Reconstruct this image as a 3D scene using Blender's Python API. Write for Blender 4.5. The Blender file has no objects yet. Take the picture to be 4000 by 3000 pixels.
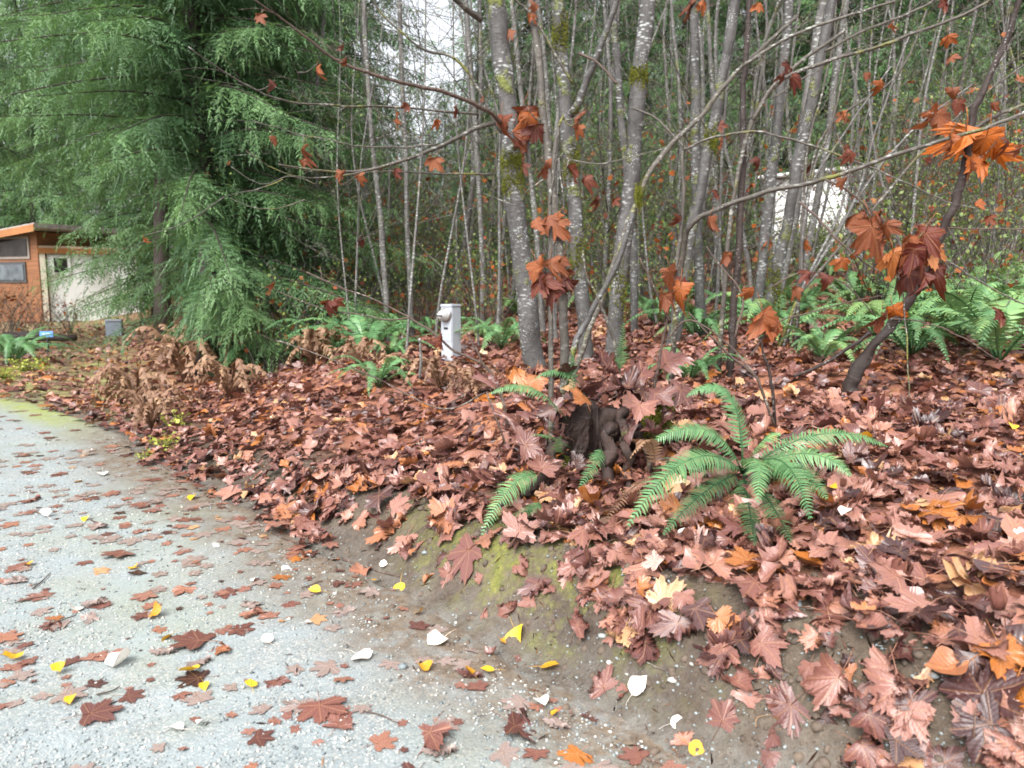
import bpy, math, random
import numpy as np

random.seed(7)
RNG = np.random.default_rng(7)
SC = bpy.context.scene
COL = SC.collection
R = math.radians

# ------------------------------------------------------------------ camera
F_PX = 3021.0                 # focal length in pixels of a 4000 px wide picture
PITCH = R(7.55)
CAM_Z = 1.6
cam_d = bpy.data.cameras.new('camera')
cam_d.sensor_width = 36.0
cam_d.lens = F_PX / 4000.0 * 36.0
cam_d.clip_start = 0.05
cam_d.clip_end = 2000.0
cam_d.dof.use_dof = True
cam_d.dof.focus_distance = 4.6
cam_d.dof.aperture_fstop = 3.2
cam = bpy.data.objects.new('camera', cam_d)
COL.objects.link(cam)
cam.location = (0, 0, CAM_Z)
cam.rotation_euler = (math.pi / 2 - PITCH, 0, 0)
SC.camera = cam

# ------------------------------------------------------------------ sky, sun, exposure (bright overcast)
SUN_EL, SUN_ROT = R(50), R(205)
world = bpy.data.worlds.new('World')
SC.world = world
world.use_nodes = True
wn, wl = world.node_tree.nodes, world.node_tree.links
wn.clear()
w_out = wn.new('ShaderNodeOutputWorld')
w_bg = wn.new('ShaderNodeBackground')
w_sky = wn.new('ShaderNodeTexSky')
w_sky.sky_type = 'NISHITA'
w_sky.sun_disc = False
w_sky.sun_elevation = SUN_EL
w_sky.sun_rotation = SUN_ROT
w_sky.air_density = 1.0
w_sky.dust_density = 6.0
w_sky.ozone_density = 1.0
w_hsv = wn.new('ShaderNodeHueSaturation')
w_hsv.inputs['Saturation'].default_value = 0.22
w_bg.inputs['Strength'].default_value = 0.15
wl.new(w_sky.outputs[0], w_hsv.inputs['Color'])
wl.new(w_hsv.outputs[0], w_bg.inputs['Color'])
wl.new(w_bg.outputs[0], w_out.inputs[0])
sun_d = bpy.data.lights.new('sun', 'SUN')
sun_d.energy = 0.75
sun_d.angle = R(28)
sun_d.color = (1.0, 0.97, 0.93)
sun = bpy.data.objects.new('sun', sun_d)
COL.objects.link(sun)
sun.rotation_euler = (math.pi / 2 - SUN_EL, 0, math.pi - SUN_ROT)
sun.location = (0, -5, 20)
SC.view_settings.view_transform = 'Standard'
SC.view_settings.look = 'None'
SC.view_settings.exposure = 1.55
SC.view_settings.gamma = 1.0
SC.view_settings.use_curve_mapping = False
SC.cycles.max_bounces = 5
SC.cycles.diffuse_bounces = 3
SC.cycles.glossy_bounces = 2
SC.cycles.transmission_bounces = 3
SC.cycles.transparent_max_bounces = 6
SC.cycles.use_denoising = True
SC.cycles.filter_width = 1.7

# ------------------------------------------------------------------ pixel <-> place helpers
CP, SP = math.cos(PITCH), math.sin(PITCH)


def ray(u, v):
    a, b = (u - 2000.0) / F_PX, (1500.0 - v) / F_PX
    return np.array([a, CP + b * SP, -SP + b * CP])


def P(u, v, y):
    d = ray(u, v)
    k = y / d[1]
    return np.array([d[0] * k, y, CAM_Z + d[2] * k])


def to_px(p):
    p = np.asarray(p, float)
    x, y, z = p[..., 0], p[..., 1], p[..., 2] - CAM_Z
    dep = y * CP - z * SP
    return 2000 + F_PX * x / dep, 1500 - F_PX * (y * SP + z * CP) / dep, dep


def hash2(i, j, s=0):
    n = (i.astype(np.int64) * 374761393 + j.astype(np.int64) * 668265263 + s * 974634777) & 0x7fffffff
    n = (n ^ (n >> 13)) * 1274126177 & 0x7fffffff
    n = n ^ (n >> 16)
    return (n & 0xffff) / 65535.0


def vnoise(x, y, s=0):
    x, y = np.asarray(x, float), np.asarray(y, float)
    i, j = np.floor(x), np.floor(y)
    fx, fy = x - i, y - j
    fx, fy = fx * fx * (3 - 2 * fx), fy * fy * (3 - 2 * fy)
    i, j = i.astype(np.int64), j.astype(np.int64)
    a, b = hash2(i, j, s), hash2(i + 1, j, s)
    c, d = hash2(i, j + 1, s), hash2(i + 1, j + 1, s)
    return (a * (1 - fx) + b * fx) * (1 - fy) + (c * (1 - fx) + d * fx) * fy


def fbm(x, y, s=0, o=4):
    t, a, w = 0.0, 1.0, 0.0
    for k in range(o):
        t = t + a * vnoise(np.asarray(x) * 2 ** k, np.asarray(y) * 2 ** k, s + k)
        w += a
        a *= 0.5
    return t / w


def sstep(a, b, x):
    t = np.clip((np.asarray(x, float) - a) / (b - a), 0, 1)
    return t * t * (3 - 2 * t)


# the foot of the bank, where the gravel road ends (near right to far left)
TOE = np.array([(9, -7.4), (3.2, -0.85), (1.25, 1.5), (0.57, 2.37), (0, 3.02), (-1.38, 4.65), (-3.18, 6.7), (-4.7, 8.5),
                (-7.1, 10.4), (-13, 13.0), (-26, 16.0)], float)


def catmull(pts, per=8):
    pts = np.asarray(pts, float)
    if len(pts) < 3:
        t = np.linspace(0, 1, per + 1)[:, None]
        return pts[0] * (1 - t) + pts[-1] * t
    q = np.vstack([2 * pts[0] - pts[1], pts, 2 * pts[-1] - pts[-2]])
    out = []
    t = np.linspace(0, 1, per, endpoint=False)[:, None]
    for k in range(1, len(q) - 2):
        a, b, c, d = q[k - 1], q[k], q[k + 1], q[k + 2]
        out.append(0.5 * (2 * b + (c - a) * t + (2 * a - 5 * b + 4 * c - d) * t ** 2 + (3 * b - a - 3 * c + d) * t ** 3))
    out.append(pts[-1:])
    return np.vstack(out)


TOE_S = catmull(TOE, 6)


def toe_dist(x, y):
    x, y = np.asarray(x, float), np.asarray(y, float)
    best = np.full(x.shape, 1e9)
    sign = np.ones(x.shape)
    for k in range(len(TOE_S) - 1):
        a, b = TOE_S[k], TOE_S[k + 1]
        e = b - a
        l2 = e @ e
        t = np.clip(((x - a[0]) * e[0] + (y - a[1]) * e[1]) / l2, 0, 1)
        dx, dy = x - (a[0] + t * e[0]), y - (a[1] + t * e[1])
        d = dx * dx + dy * dy
        c = e[0] * dy - e[1] * dx
        m = d < best
        best = np.where(m, d, best)
        sign = np.where(m, np.where(c < 0, 1.0, -1.0), sign)
    return np.sqrt(best) * sign


def height(x, y, s=None):
    x, y = np.asarray(x, float), np.asarray(y, float)
    if s is None:
        s = toe_dist(x, y)
    near = sstep(-4.8, -1.6, x)
    hb = 0.20 + 0.32 * near
    wob = 0.16 * (fbm(x * 1.3, y * 1.3, 3, 3) - 0.5)
    h = hb * sstep(0.02, 0.50, s + wob) + (0.060 + 0.028 * sstep(-1.2, 1.8, x)) * np.clip(s - 0.6, 0, 40) + 0.03 * np.clip(s - 40, 0, 400)
    h = h + sstep(0.3, 1.4, s) * 0.16 * (fbm(x * 0.9, y * 0.9, 11, 3) - 0.5)
    h = h + sstep(0.0, 0.25, s) * 0.045 * (fbm(x * 6, y * 6, 21, 3) - 0.5)
    m = sstep(-0.4, 3.2, x + 0.5 * y)
    base = 0.004 * np.clip(y - 8, 0, 60)
    return h * m + base * (1 - m) + 0.02 * (fbm(x * 2, y * 2, 31, 2) - 0.5) * (1 - m) * sstep(0, .4, s) - 0.02 * (1 - sstep(-0.25, -0.02, s))


def hz(x, y):
    return float(height(np.array([x]), np.array([y]))[0])


_YS = np.concatenate([np.arange(1.2, 14, 0.02), np.arange(14, 90, 0.1)])


def G(u, v):
    """the spot of ground that the pixel shows"""
    d = ray(u, v)
    k = _YS / d[1]
    x, z = d[0] * k, CAM_Z + d[2] * k
    g = height(x, _YS)
    i = np.argmax(z <= g)
    return np.array([x[i], _YS[i], g[i]])


# ------------------------------------------------------------------ mesh helpers
def mesh_from(name, V, Fc, mat, tint=None, uv=None, smooth=True):
    V = np.ascontiguousarray(V, np.float32)
    Fc = np.ascontiguousarray(Fc, np.int32)
    me = bpy.data.meshes.new(name)
    me.vertices.add(len(V))
    me.vertices.foreach_set('co', V.ravel())
    me.loops.add(Fc.size)
    me.loops.foreach_set('vertex_index', Fc.ravel())
    me.polygons.add(len(Fc))
    me.polygons.foreach_set('loop_start', np.arange(0, Fc.size, 3, dtype=np.int32))
    me.polygons.foreach_set('use_smooth', np.full(len(Fc), smooth, dtype=bool))
    if tint is not None:
        at = me.attributes.new('tint', 'FLOAT', 'POINT')
        at.data.foreach_set('value', np.ascontiguousarray(tint, np.float32))
    if uv is not None:
        ul = me.uv_layers.new(name='UVMap')
        ul.data.foreach_set('uv', np.ascontiguousarray(uv[Fc.ravel()], np.float32).ravel())
    me.materials.append(mat)
    me.update(calc_edges=True)
    return me


def add(name, me, parent=None, loc=None, rot=None, scale=None):
    o = bpy.data.objects.new(name, me)
    COL.objects.link(o)
    if parent is not None:
        o.parent = parent
    if loc is not None:
        o.location = tuple(float(c) for c in loc)
    if rot is not None:
        o.rotation_euler = rot
    if scale is not None:
        o.scale = (scale,) * 3 if np.isscalar(scale) else scale
    return o


def tag(o, label=None, cat=None, group=None, kind=None):
    if label:
        o['label'] = label
    if cat:
        o['category'] = cat
    if group:
        o['group'] = group
    if kind:
        o['kind'] = kind
    return o


def thing(name, label, cat, loc, group=None, rz=0.0, scale=None):
    o = bpy.data.objects.new(name, None)
    COL.objects.link(o)
    o.empty_display_size = 0.1
    o.location = tuple(float(c) for c in loc)
    o.rotation_euler = (0, 0, rz)
    if scale:
        o.scale = (scale,) * 3
    return tag(o, label, cat, group)


def copy_tree(o, parent=None):
    c = o.copy()
    COL.objects.link(c)
    c.parent = parent
    for ch in list(o.children):
        copy_tree(ch, c)
    return c


class Bag:
    """collects triangles"""

    def __init__(self):
        self.V, self.F, self.T, self.U, self.n = [], [], [], [], 0

    def put(self, V, Fc, tint=0.0, uv=None):
        V = np.asarray(V, float)
        self.V.append(V)
        self.F.append(np.asarray(Fc, int) + self.n)
        self.T.append(np.broadcast_to(np.asarray(tint, float), (len(V),)))
        self.U.append(np.zeros((len(V), 2)) if uv is None else uv)
        self.n += len(V)

    def many(self, V, Fc, M, T, tint=None, uv=None):
        """copies of one small mesh: M (n,3,3), T (n,3)"""
        n, k = len(T), len(V)
        if n == 0:
            return
        W = np.einsum('nij,kj->nki', M, V) + T[:, None, :]
        Fc = np.asarray(Fc, int)
        FF = (Fc[None] + (np.arange(n) * k)[:, None, None]).reshape(-1, 3)
        tt = np.zeros(n) if tint is None else np.asarray(tint, float)
        self.put(W.reshape(-1, 3), FF, np.repeat(tt, k), None if uv is None else np.tile(uv, (n, 1)))

    def arrays(self):
        return np.vstack(self.V), np.vstack(self.F), np.concatenate(self.T), np.vstack(self.U)

    def mesh(self, name, mat, smooth=True, uv=False):
        V, Fc, T, U = self.arrays()
        return mesh_from(name, V, Fc, mat, T, U if uv else None, smooth)


def unit(v):
    v = np.asarray(v, float)
    return v / (np.linalg.norm(v, axis=-1, keepdims=True) + 1e-12)


def tube(pts, rad, n=7, wob=0.0, seed=0):
    pts = np.asarray(pts, float)
    m = len(pts)
    rad = np.broadcast_to(np.asarray(rad, float), (m,))
    T = unit(np.gradient(pts, axis=0))
    mean = unit(pts[-1] - pts[0])
    ref = np.array([0, 1.0, 0]) if abs(mean[1]) < 0.75 else np.array([0, 0, 1.0])
    N = unit(np.cross(T, ref))
    B = np.cross(T, N)
    a = np.linspace(0, 2 * np.pi, n, endpoint=False)
    rr = rad[:, None] * np.ones((m, n))
    if wob:
        g = np.random.default_rng(seed)
        rr = rr * (1 + wob * (vnoise(np.cos(a)[None] * 1.3 + 9 + seed + 0 * rr, np.sin(a)[None] * 1.3 + np.arange(m)[:, None] * 0.45, seed % 50) - 0.5) * 2)
    V = pts[:, None, :] + rr[..., None] * (np.cos(a)[None, :, None] * N[:, None, :] + np.sin(a)[None, :, None] * B[:, None, :])
    V = V.reshape(-1, 3)
    Fc = []
    i = np.arange(n)
    j = (i + 1) % n
    for k in range(m - 1):
        A, Bb = k * n, (k + 1) * n
        Fc.append(np.stack([A + i, A + j, Bb + j], 1))
        Fc.append(np.stack([A + i, Bb + j, Bb + i], 1))
    c0, c1 = len(V), len(V) + 1
    V = np.vstack([V, pts[:1], pts[-1:]])
    Fc.append(np.stack([np.full(n, c0), j, i], 1))
    Fc.append(np.stack([np.full(n, c1), (m - 1) * n + i, (m - 1) * n + j], 1))
    return V, np.vstack(Fc)


def box(x0, x1, y0, y1, z0, z1, bev=0.0):
    """a box with chamfered edges when bev > 0"""
    if bev <= 0:
        V = np.array([(x, y, z) for z in (z0, z1) for y in (y0, y1) for x in (x0, x1)], float)
        Q = [(0, 2, 3, 1), (4, 5, 7, 6), (0, 1, 5, 4), (2, 6, 7, 3), (0, 4, 6, 2), (1, 3, 7, 5)]
        Fc = [t for q in Q for t in ((q[0], q[1], q[2]), (q[0], q[2], q[3]))]
        return V, np.array(Fc)
    import bmesh
    bm = bmesh.new()
    r = bmesh.ops.create_cube(bm, size=1.0)
    for v in bm.verts:
        v.co = ((x0 + x1) / 2 + v.co.x * (x1 - x0), (y0 + y1) / 2 + v.co.y * (y1 - y0), (z0 + z1) / 2 + v.co.z * (z1 - z0))
    bmesh.ops.bevel(bm, geom=list(bm.edges), offset=bev, segments=2, affect='EDGES')
    bmesh.ops.triangulate(bm, faces=list(bm.faces))
    bm.verts.index_update()
    V = np.array([v.co[:] for v in bm.verts])
    Fc = np.array([[v.index for v in f.verts] for f in bm.faces])
    bm.free()
    return V, Fc


def rot_from(normal, yaw):
    """(n,3) normals and yaws -> (n,3,3) frames whose z is the normal"""
    nz = unit(normal)
    h = np.stack([np.cos(yaw), np.sin(yaw), np.zeros_like(yaw)], 1)
    nx = unit(h - nz * (h * nz).sum(1, keepdims=True))
    ny = np.cross(nz, nx)
    return np.stack([nx, ny, nz], 2)


# ------------------------------------------------------------------ materials
class Mat:
    def __init__(self, name):
        self.m = bpy.data.materials.new(name)
        self.m.use_nodes = True
        self.N, self.L = self.m.node_tree.nodes, self.m.node_tree.links
        self.N.clear()
        self.out = self.N.new('ShaderNodeOutputMaterial')
        self.b = self.N.new('ShaderNodeBsdfPrincipled')
        self.L.new(self.b.outputs[0], self.out.inputs[0])

    def new(self, t, **kw):
        n = self.N.new(t)
        for k, v in kw.items():
            setattr(n, k, v)
        return n

    def put(self, sock, val):
        if isinstance(val, bpy.types.NodeSocket):
            self.L.new(val, sock)
        else:
            sock.default_value = val

    def math(self, op, a, b=0.0, c=0.0, clamp=False):
        n = self.new('ShaderNodeMath', operation=op, use_clamp=clamp)
        self.put(n.inputs[0], a)
        self.put(n.inputs[1], b)
        self.put(n.inputs[2], c)
        return n.outputs[0]

    def noise(self, scale, detail=3, rough=0.55, vec=None, dim='3D'):
        n = self.new('ShaderNodeTexNoise')
        n.inputs['Scale'].default_value = scale
        n.inputs['Detail'].default_value = detail
        n.inputs['Roughness'].default_value = rough
        if vec is not None:
            self.L.new(vec, n.inputs['Vector'])
        return n.outputs[0]

    def voro(self, scale, vec=None, feature='F1'):
        n = self.new('ShaderNodeTexVoronoi', feature=feature)
        n.inputs['Scale'].default_value = scale
        if vec is not None:
            self.L.new(vec, n.inputs['Vector'])
        return n

    def coord(self, which='Object'):
        return self.new('ShaderNodeTexCoord').outputs[which]

    def scaled(self, vec, s):
        n = self.new('ShaderNodeMapping')
        n.inputs['Scale'].default_value = s
        self.L.new(vec, n.inputs['Vector'])
        return n.outputs[0]

    def ramp(self, fac, stops, interp='LINEAR'):
        n = self.new('ShaderNodeValToRGB')
        cr = n.color_ramp
        cr.interpolation = interp
        while len(cr.elements) < len(stops):
            cr.elements.new(0.5)
        for e, (p, c) in zip(cr.elements, stops):
            e.position = p
            e.color = (c[0], c[1], c[2], 1) if len(c) == 3 else c
        self.put(n.inputs[0], fac)
        return n.outputs[0]

    def mix(self, fac, a, b, blend='MIX'):
        n = self.new('ShaderNodeMix', data_type='RGBA', blend_type=blend)
        self.put(n.inputs[0], fac)
        for s, v in ((n.inputs[6], a), (n.inputs[7], b)):
            self.put(s, v if isinstance(v, bpy.types.NodeSocket) else (v[0], v[1], v[2], 1))
        return n.outputs[2]

    def range(self, x, a, b, c=0.0, d=1.0):
        n = self.new('ShaderNodeMapRange')
        n.clamp = True
        self.put(n.inputs[0], x)
        for k, v in zip((1, 2, 3, 4), (a, b, c, d)):
            n.inputs[k].default_value = v
        return n.outputs[0]

    def attr(self, name, typ='GEOMETRY'):
        n = self.new('ShaderNodeAttribute', attribute_type=typ, attribute_name=name)
        return n.outputs['Fac']

    def bump(self, h, strength=0.4, dist=0.01, normal=None):
        n = self.new('ShaderNodeBump')
        n.inputs['Strength'].default_value = strength
        n.inputs['Distance'].default_value = dist
        self.L.new(h, n.inputs['Height'])
        if normal is not None:
            self.L.new(normal, n.inputs['Normal'])
        self.L.new(n.outputs[0], self.b.inputs['Normal'])
        return n.outputs[0]

    def color(self, c):
        self.put(self.b.inputs['Base Color'], c if isinstance(c, bpy.types.NodeSocket) else (c[0], c[1], c[2], 1))

    def rough(self, r, spec=0.5):
        self.put(self.b.inputs['Roughness'], r)
        self.b.inputs['Specular IOR Level'].default_value = spec

    def translucent(self, col, fac):
        t = self.new('ShaderNodeBsdfTranslucent')
        self.put(t.inputs[0], col)
        x = self.new('ShaderNodeMixShader')
        x.inputs[0].default_value = fac
        self.L.new(self.b.outputs[0], x.inputs[1])
        self.L.new(t.outputs[0], x.inputs[2])
        self.L.new(x.outputs[0], self.out.inputs[0])


def m_leaf(name, stops, rough=0.31, trans=0.16, veins=True, mott=0.16, spec=0.5, coat=0.0):
    M = Mat(name)
    t = M.math('ADD', M.attr('tint'), M.attr('tint', 'OBJECT'))
    co = M.coord('Object')
    uvn = M.new('ShaderNodeUVMap').outputs[0]
    nz = M.noise(14, 3, 0.6, co)
    t = M.math('ADD', t, M.math('MULTIPLY', M.math('SUBTRACT', nz, 0.5), mott))
    c = M.ramp(t, stops)
    c = M.mix(M.range(t, 1.12, 1.2), c, M.mix(nz, (0.21, 0.165, 0.15), (0.30, 0.225, 0.20)))
    spots = M.range(M.noise(55, 2, 0.6, co), 0.60, 0.72, 0, 0.55)
    c = M.mix(spots, c, M.mix(0.75, c, (0.02, 0.010, 0.008)))
    if veins:
        sep = M.new('ShaderNodeSeparateXYZ')
        M.L.new(uvn, sep.inputs[0])
        x, y = sep.outputs[0], sep.outputs[1]
        ang = M.math('ABSOLUTE', M.math('ARCTAN2', x, y))
        r = M.math('SQRT', M.math('ADD', M.math('MULTIPLY', x, x), M.math('MULTIPLY', y, y)))
        d = M.math('MINIMUM', ang, M.math('MINIMUM', M.math('ABSOLUTE', M.math('SUBTRACT', ang, 0.84)), M.math('ABSOLUTE', M.math('SUBTRACT', ang, 1.83))))
        d = M.math('MULTIPLY', d, r)
        line = M.range(d, 0.006, 0.03, 1, 0)
        side = M.math('SINE', M.math('MULTIPLY', M.math('SUBTRACT', r, M.math('MULTIPLY', d, 0.9)), 60))
        c = M.mix(M.math('MULTIPLY', line, 0.40), c, M.mix(0.5, c, (0.5, 0.26, 0.12)))
        hgt = M.math('ADD', M.math('MULTIPLY', line, -0.9), M.math('MULTIPLY', side, 0.14))
        hgt = M.math('ADD', hgt, M.math('MULTIPLY', M.noise(30, 3, 0.6, co), 0.8))
        M.bump(hgt, 0.45, 0.006)
    else:
        M.bump(M.noise(30, 3, 0.6, co), 0.4, 0.005)
    M.color(c)
    M.rough(M.range(nz, 0.3, 0.7, rough - 0.10, rough + 0.14), spec)
    M.b.inputs['Specular Tint'].default_value = (1, 1, 1, 1)
    M.b.inputs['Coat Weight'].default_value = coat
    M.b.inputs['Coat Roughness'].default_value = 0.27
    M.translucent(M.mix(0.35, c, (0.6, 0.16, 0.02)) if trans > .1 else c, trans)
    return M.m


LEAF_STOPS = [(0.0, (0.026, 0.011, 0.012)), (0.16, (0.052, 0.019, 0.018)), (0.34, (0.110, 0.040, 0.034)), (0.50, (0.180, 0.071, 0.054)),
              (0.68, (0.27, 0.128, 0.098)), (0.80, (0.29, 0.098, 0.026)), (0.90, (0.38, 0.125, 0.016)), (1.0, (0.44, 0.27, 0.15))]
MAT_LEAF = m_leaf('wet_brown_leaf', LEAF_STOPS, rough=0.36, trans=0.06, coat=0.42)
MAT_LEAF_HANG = m_leaf('hanging_leaf', [(0.0, (0.045, 0.010, 0.009)), (0.25, (0.10, 0.019, 0.013)), (0.5, (0.185, 0.058, 0.026)), (0.75, (0.42, 0.105, 0.010)),
                                        (1.0, (0.33, 0.15, 0.062))], rough=0.48, trans=0.26, spec=.35)
MAT_YELLOW = m_leaf('yellow_leaf', [(0.0, (0.46, 0.20, 0.015)), (0.5, (0.68, 0.40, 0.02)), (1.0, (0.80, 0.52, 0.04))], trans=0.12, mott=0.5)
MAT_PALE = m_leaf('pale_leaf', [(0.0, (0.72, 0.58, 0.42)), (0.5, (0.82, 0.76, 0.68)), (1.0, (0.86, 0.82, 0.76))], trans=0.08, mott=0.3, rough=0.5)


def m_green(name, stops, rough=0.42, trans=0.2, nscale=5.0, spec=0.45, glow=(0.25, 0.42, 0.06)):
    M = Mat(name)
    t = M.math('ADD', M.attr('tint'), M.attr('tint', 'OBJECT'))
    co = M.coord('Object')
    t = M.math('ADD', t, M.math('MULTIPLY', M.math('SUBTRACT', M.noise(nscale, 4, 0.7, co), 0.5), 0.55))
    t = M.math('ADD', t, M.math('MULTIPLY', M.math('SUBTRACT', M.new('ShaderNodeObjectInfo').outputs['Random'], 0.5), 0.16))
    c = M.ramp(t, stops)
    M.color(c)
    M.rough(rough, spec)
    M.translucent(M.mix(0.3, c, glow), trans)
    return M.m


MAT_FERN = m_green('sword_fern', [(0.0, (0.022, 0.060, 0.028)), (0.4, (0.074, 0.175, 0.070)), (0.7, (0.130, 0.268, 0.112)), (1.0, (0.22, 0.35, 0.12))], rough=0.38, trans=0.24)
MAT_DEADFERN = m_green('dead_fern', [(0.0, (0.11, 0.058, 0.036)), (0.5, (0.235, 0.130, 0.078)), (1.0, (0.38, 0.25, 0.145))], rough=0.6, trans=0.2, glow=(.4, .2, .08))
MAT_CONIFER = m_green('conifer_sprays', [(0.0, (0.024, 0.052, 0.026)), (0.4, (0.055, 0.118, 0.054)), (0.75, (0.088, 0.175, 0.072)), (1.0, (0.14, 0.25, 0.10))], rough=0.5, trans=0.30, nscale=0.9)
MAT_SHRUBLEAF = m_green('shrub_leaves', [(0.0, (0.07, 0.11, 0.03)), (0.5, (0.13, 0.19, 0.05)), (1.0, (0.24, 0.27, 0.06))], rough=0.5, trans=0.25)
MAT_GROUNDCOVER = m_green('pale_groundcover', [(0.0, (0.22, 0.26, 0.04)), (1.0, (0.48, 0.52, 0.10))], rough=0.5, trans=0.25)


def m_bark(name, base, lichen, moss, mossfac=0.25, lich=0.5, rough=0.65):
    """grey bark with pale lichen flecks stretched sideways and moss"""
    M = Mat(name)
    co = M.coord('Object')
    big = M.noise(3.0, 4, 0.6, co)
    c = M.ramp(big, [(0.3, [k * 0.62 for k in base]), (0.7, [k * 1.25 for k in base])])
    fine = M.noise(26, 4, 0.65, M.scaled(co, (1, 1, 0.55)))
    c = M.mix(M.range(fine, 0.35, 0.7), M.mix(0.5, c, (0.02, 0.016, 0.014)), c)
    band = M.noise(16, 2, 0.5, M.scaled(co, (0.35, 0.35, 2.4)))
    c = M.mix(M.range(band, 0.60, 0.70, 0, 0.5), c, (0.06, 0.05, 0.048))
    v = M.voro(15, M.scaled(co, (1, 1, 2.3)))
    cell = M.range(v.outputs['Distance'], 0.18, 0.46, .75, 0)
    reg = M.range(M.noise(2.6, 3, 0.6, co), 0.62 - 0.3 * lich, 0.74 - 0.26 * lich)
    c = M.mix(M.math('MULTIPLY', cell, reg), c, lichen)
    v2 = M.voro(44, M.scaled(co, (1, 1, 1.6)))
    cell2 = M.range(v2.outputs['Distance'], 0.16, 0.34, .8, 0)
    reg2 = M.range(M.noise(4.2, 2, 0.6, co), 0.52, 0.60)
    c = M.mix(M.math('MULTIPLY', cell2, reg2), c, lichen)
    ms = M.range(M.noise(2.1, 5, 0.7, co), 0.70 - 0.3 * mossfac, 0.78 - 0.3 * mossfac)
    c = M.mix(ms, c, M.mix(M.noise(40, 2, 0.5, co), [k * 0.5 for k in moss], [k * 1.4 for k in moss]))
    M.color(c)
    M.rough(rough, 0.35)
    h = M.math('ADD', M.math('MULTIPLY', fine, 0.7), M.math('ADD', M.math('MULTIPLY', cell, 0.2), M.math('MULTIPLY', ms, 0.8)))
    M.bump(h, 0.8, 0.018)
    return M.m


MAT_ALDER = m_bark('alder_bark', (0.094, 0.092, 0.090), (0.42, 0.44, 0.44), (0.11, 0.125, 0.025), 0.48, 0.5)
MAT_ALDER_THIN = m_bark('thin_alder_bark', (0.155, 0.150, 0.142), (0.44, 0.46, 0.44), (0.13, 0.15, 0.03), 0.40, 0.6)
MAT_DARKBARK = m_bark('dark_wet_bark', (0.036, 0.024, 0.021), (0.30, 0.30, 0.28), (0.08, 0.085, 0.02), 0.16, 0.10, 0.7)
MAT_TWIG = m_bark('twig_bark', (0.098, 0.088, 0.074), (0.40, 0.41, 0.38), (0.14, 0.14, 0.035), 0.5, 0.5)
MAT_TWIG_DARK = m_bark('brown_twig_bark', (0.105, 0.070, 0.055), (0.42, 0.42, 0.38), (0.14, 0.14, 0.03), 0.2, 0.25)
MAT_STRAW = m_bark('broken_pale_stem', (0.36, 0.23, 0.13), (0.5, 0.42, 0.3), (0.2, 0.16, 0.04), 0.0, 0.1)
MAT_CONBARK = m_bark('conifer_bark', (0.045, 0.032, 0.027), (0.2, 0.2, 0.18), (0.06, 0.07, 0.02), 0.15, 0.1)


def m_moss():
    M = Mat('moss')
    co = M.coord('Object')
    c = M.ramp(M.noise(18, 4, 0.7, co), [(0.3, (0.07, 0.085, 0.012)), (0.6, (0.19, 0.20, 0.03)), (0.8, (0.30, 0.30, 0.05))])
    M.color(c)
    M.rough(0.9, 0.2)
    M.bump(M.noise(120, 3, 0.7, co), 0.9, 0.012)
    return M.m


MAT_MOSS = m_moss()


def m_ground():
    M = Mat('forest_soil')
    co = M.coord('Object')
    n1 = M.noise(1.4, 5, 0.65, co)
    c = M.ramp(n1, [(0.3, (0.045, 0.031, 0.023)), (0.5, (0.088, 0.064, 0.046)), (0.72, (0.15, 0.118, 0.086))])
    n2 = M.noise(38, 5, 0.7, co)
    c = M.mix(M.range(n2, 0.35, 0.65), M.mix(0.6, c, (0.03, 0.02, 0.015)), c)
    v = M.voro(70, co)
    peb = M.math('MULTIPLY', M.range(v.outputs['Distance'], 0.22, 0.34, 1, 0), M.range(M.noise(13, 2, 0.5, co), 0.55, 0.62))
    c = M.mix(peb, c, (0.20, 0.185, 0.165))
    grit = M.math('MULTIPLY', M.attr('grit'), M.range(M.noise(7, 5, 0.7, co), 0.35, 0.65))
    c = M.mix(grit, c, M.mix(n2, (0.10, 0.092, 0.078), (0.21, 0.205, 0.185)))
    litter = M.attr('litter')
    lv = M.voro(11, M.scaled(co, (1, 1, 0.3)))
    lc = M.ramp(lv.outputs['Color'], [(0.0, (0.07, 0.026, 0.018)), (0.4, (0.19, 0.068, 0.038)), (0.7, (0.30, 0.13, 0.08)), (1.0, (0.36, 0.15, 0.06))])
    c = M.mix(litter, c, lc)
    moss = M.attr('moss')
    mm = M.math('MULTIPLY', moss, M.range(M.noise(5.5, 5, 0.75, co), 0.45, 0.66))
    mc = M.ramp(M.noise(30, 4, 0.7, co), [(0.3, (0.075, 0.085, 0.018)), (0.7, (0.20, 0.20, 0.045))])
    c = M.mix(mm, c, mc)
    lawn = M.attr('lawn')
    lm = M.math('MULTIPLY', lawn, M.range(M.noise(2.2, 5, 0.7, co), 0.42, 0.64))
    c = M.mix(lm, c, M.ramp(M.noise(14, 3, 0.7, co), [(0.3, (0.17, 0.18, 0.06)), (0.7, (0.33, 0.32, 0.12))]))
    M.color(c)
    M.rough(M.range(n1, 0.3, 0.7, 0.5, 0.8), 0.4)
    M.bump(M.math('ADD', n2, M.math('MULTIPLY', peb, 0.5)), 0.9, 0.02)
    return M.m


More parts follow.
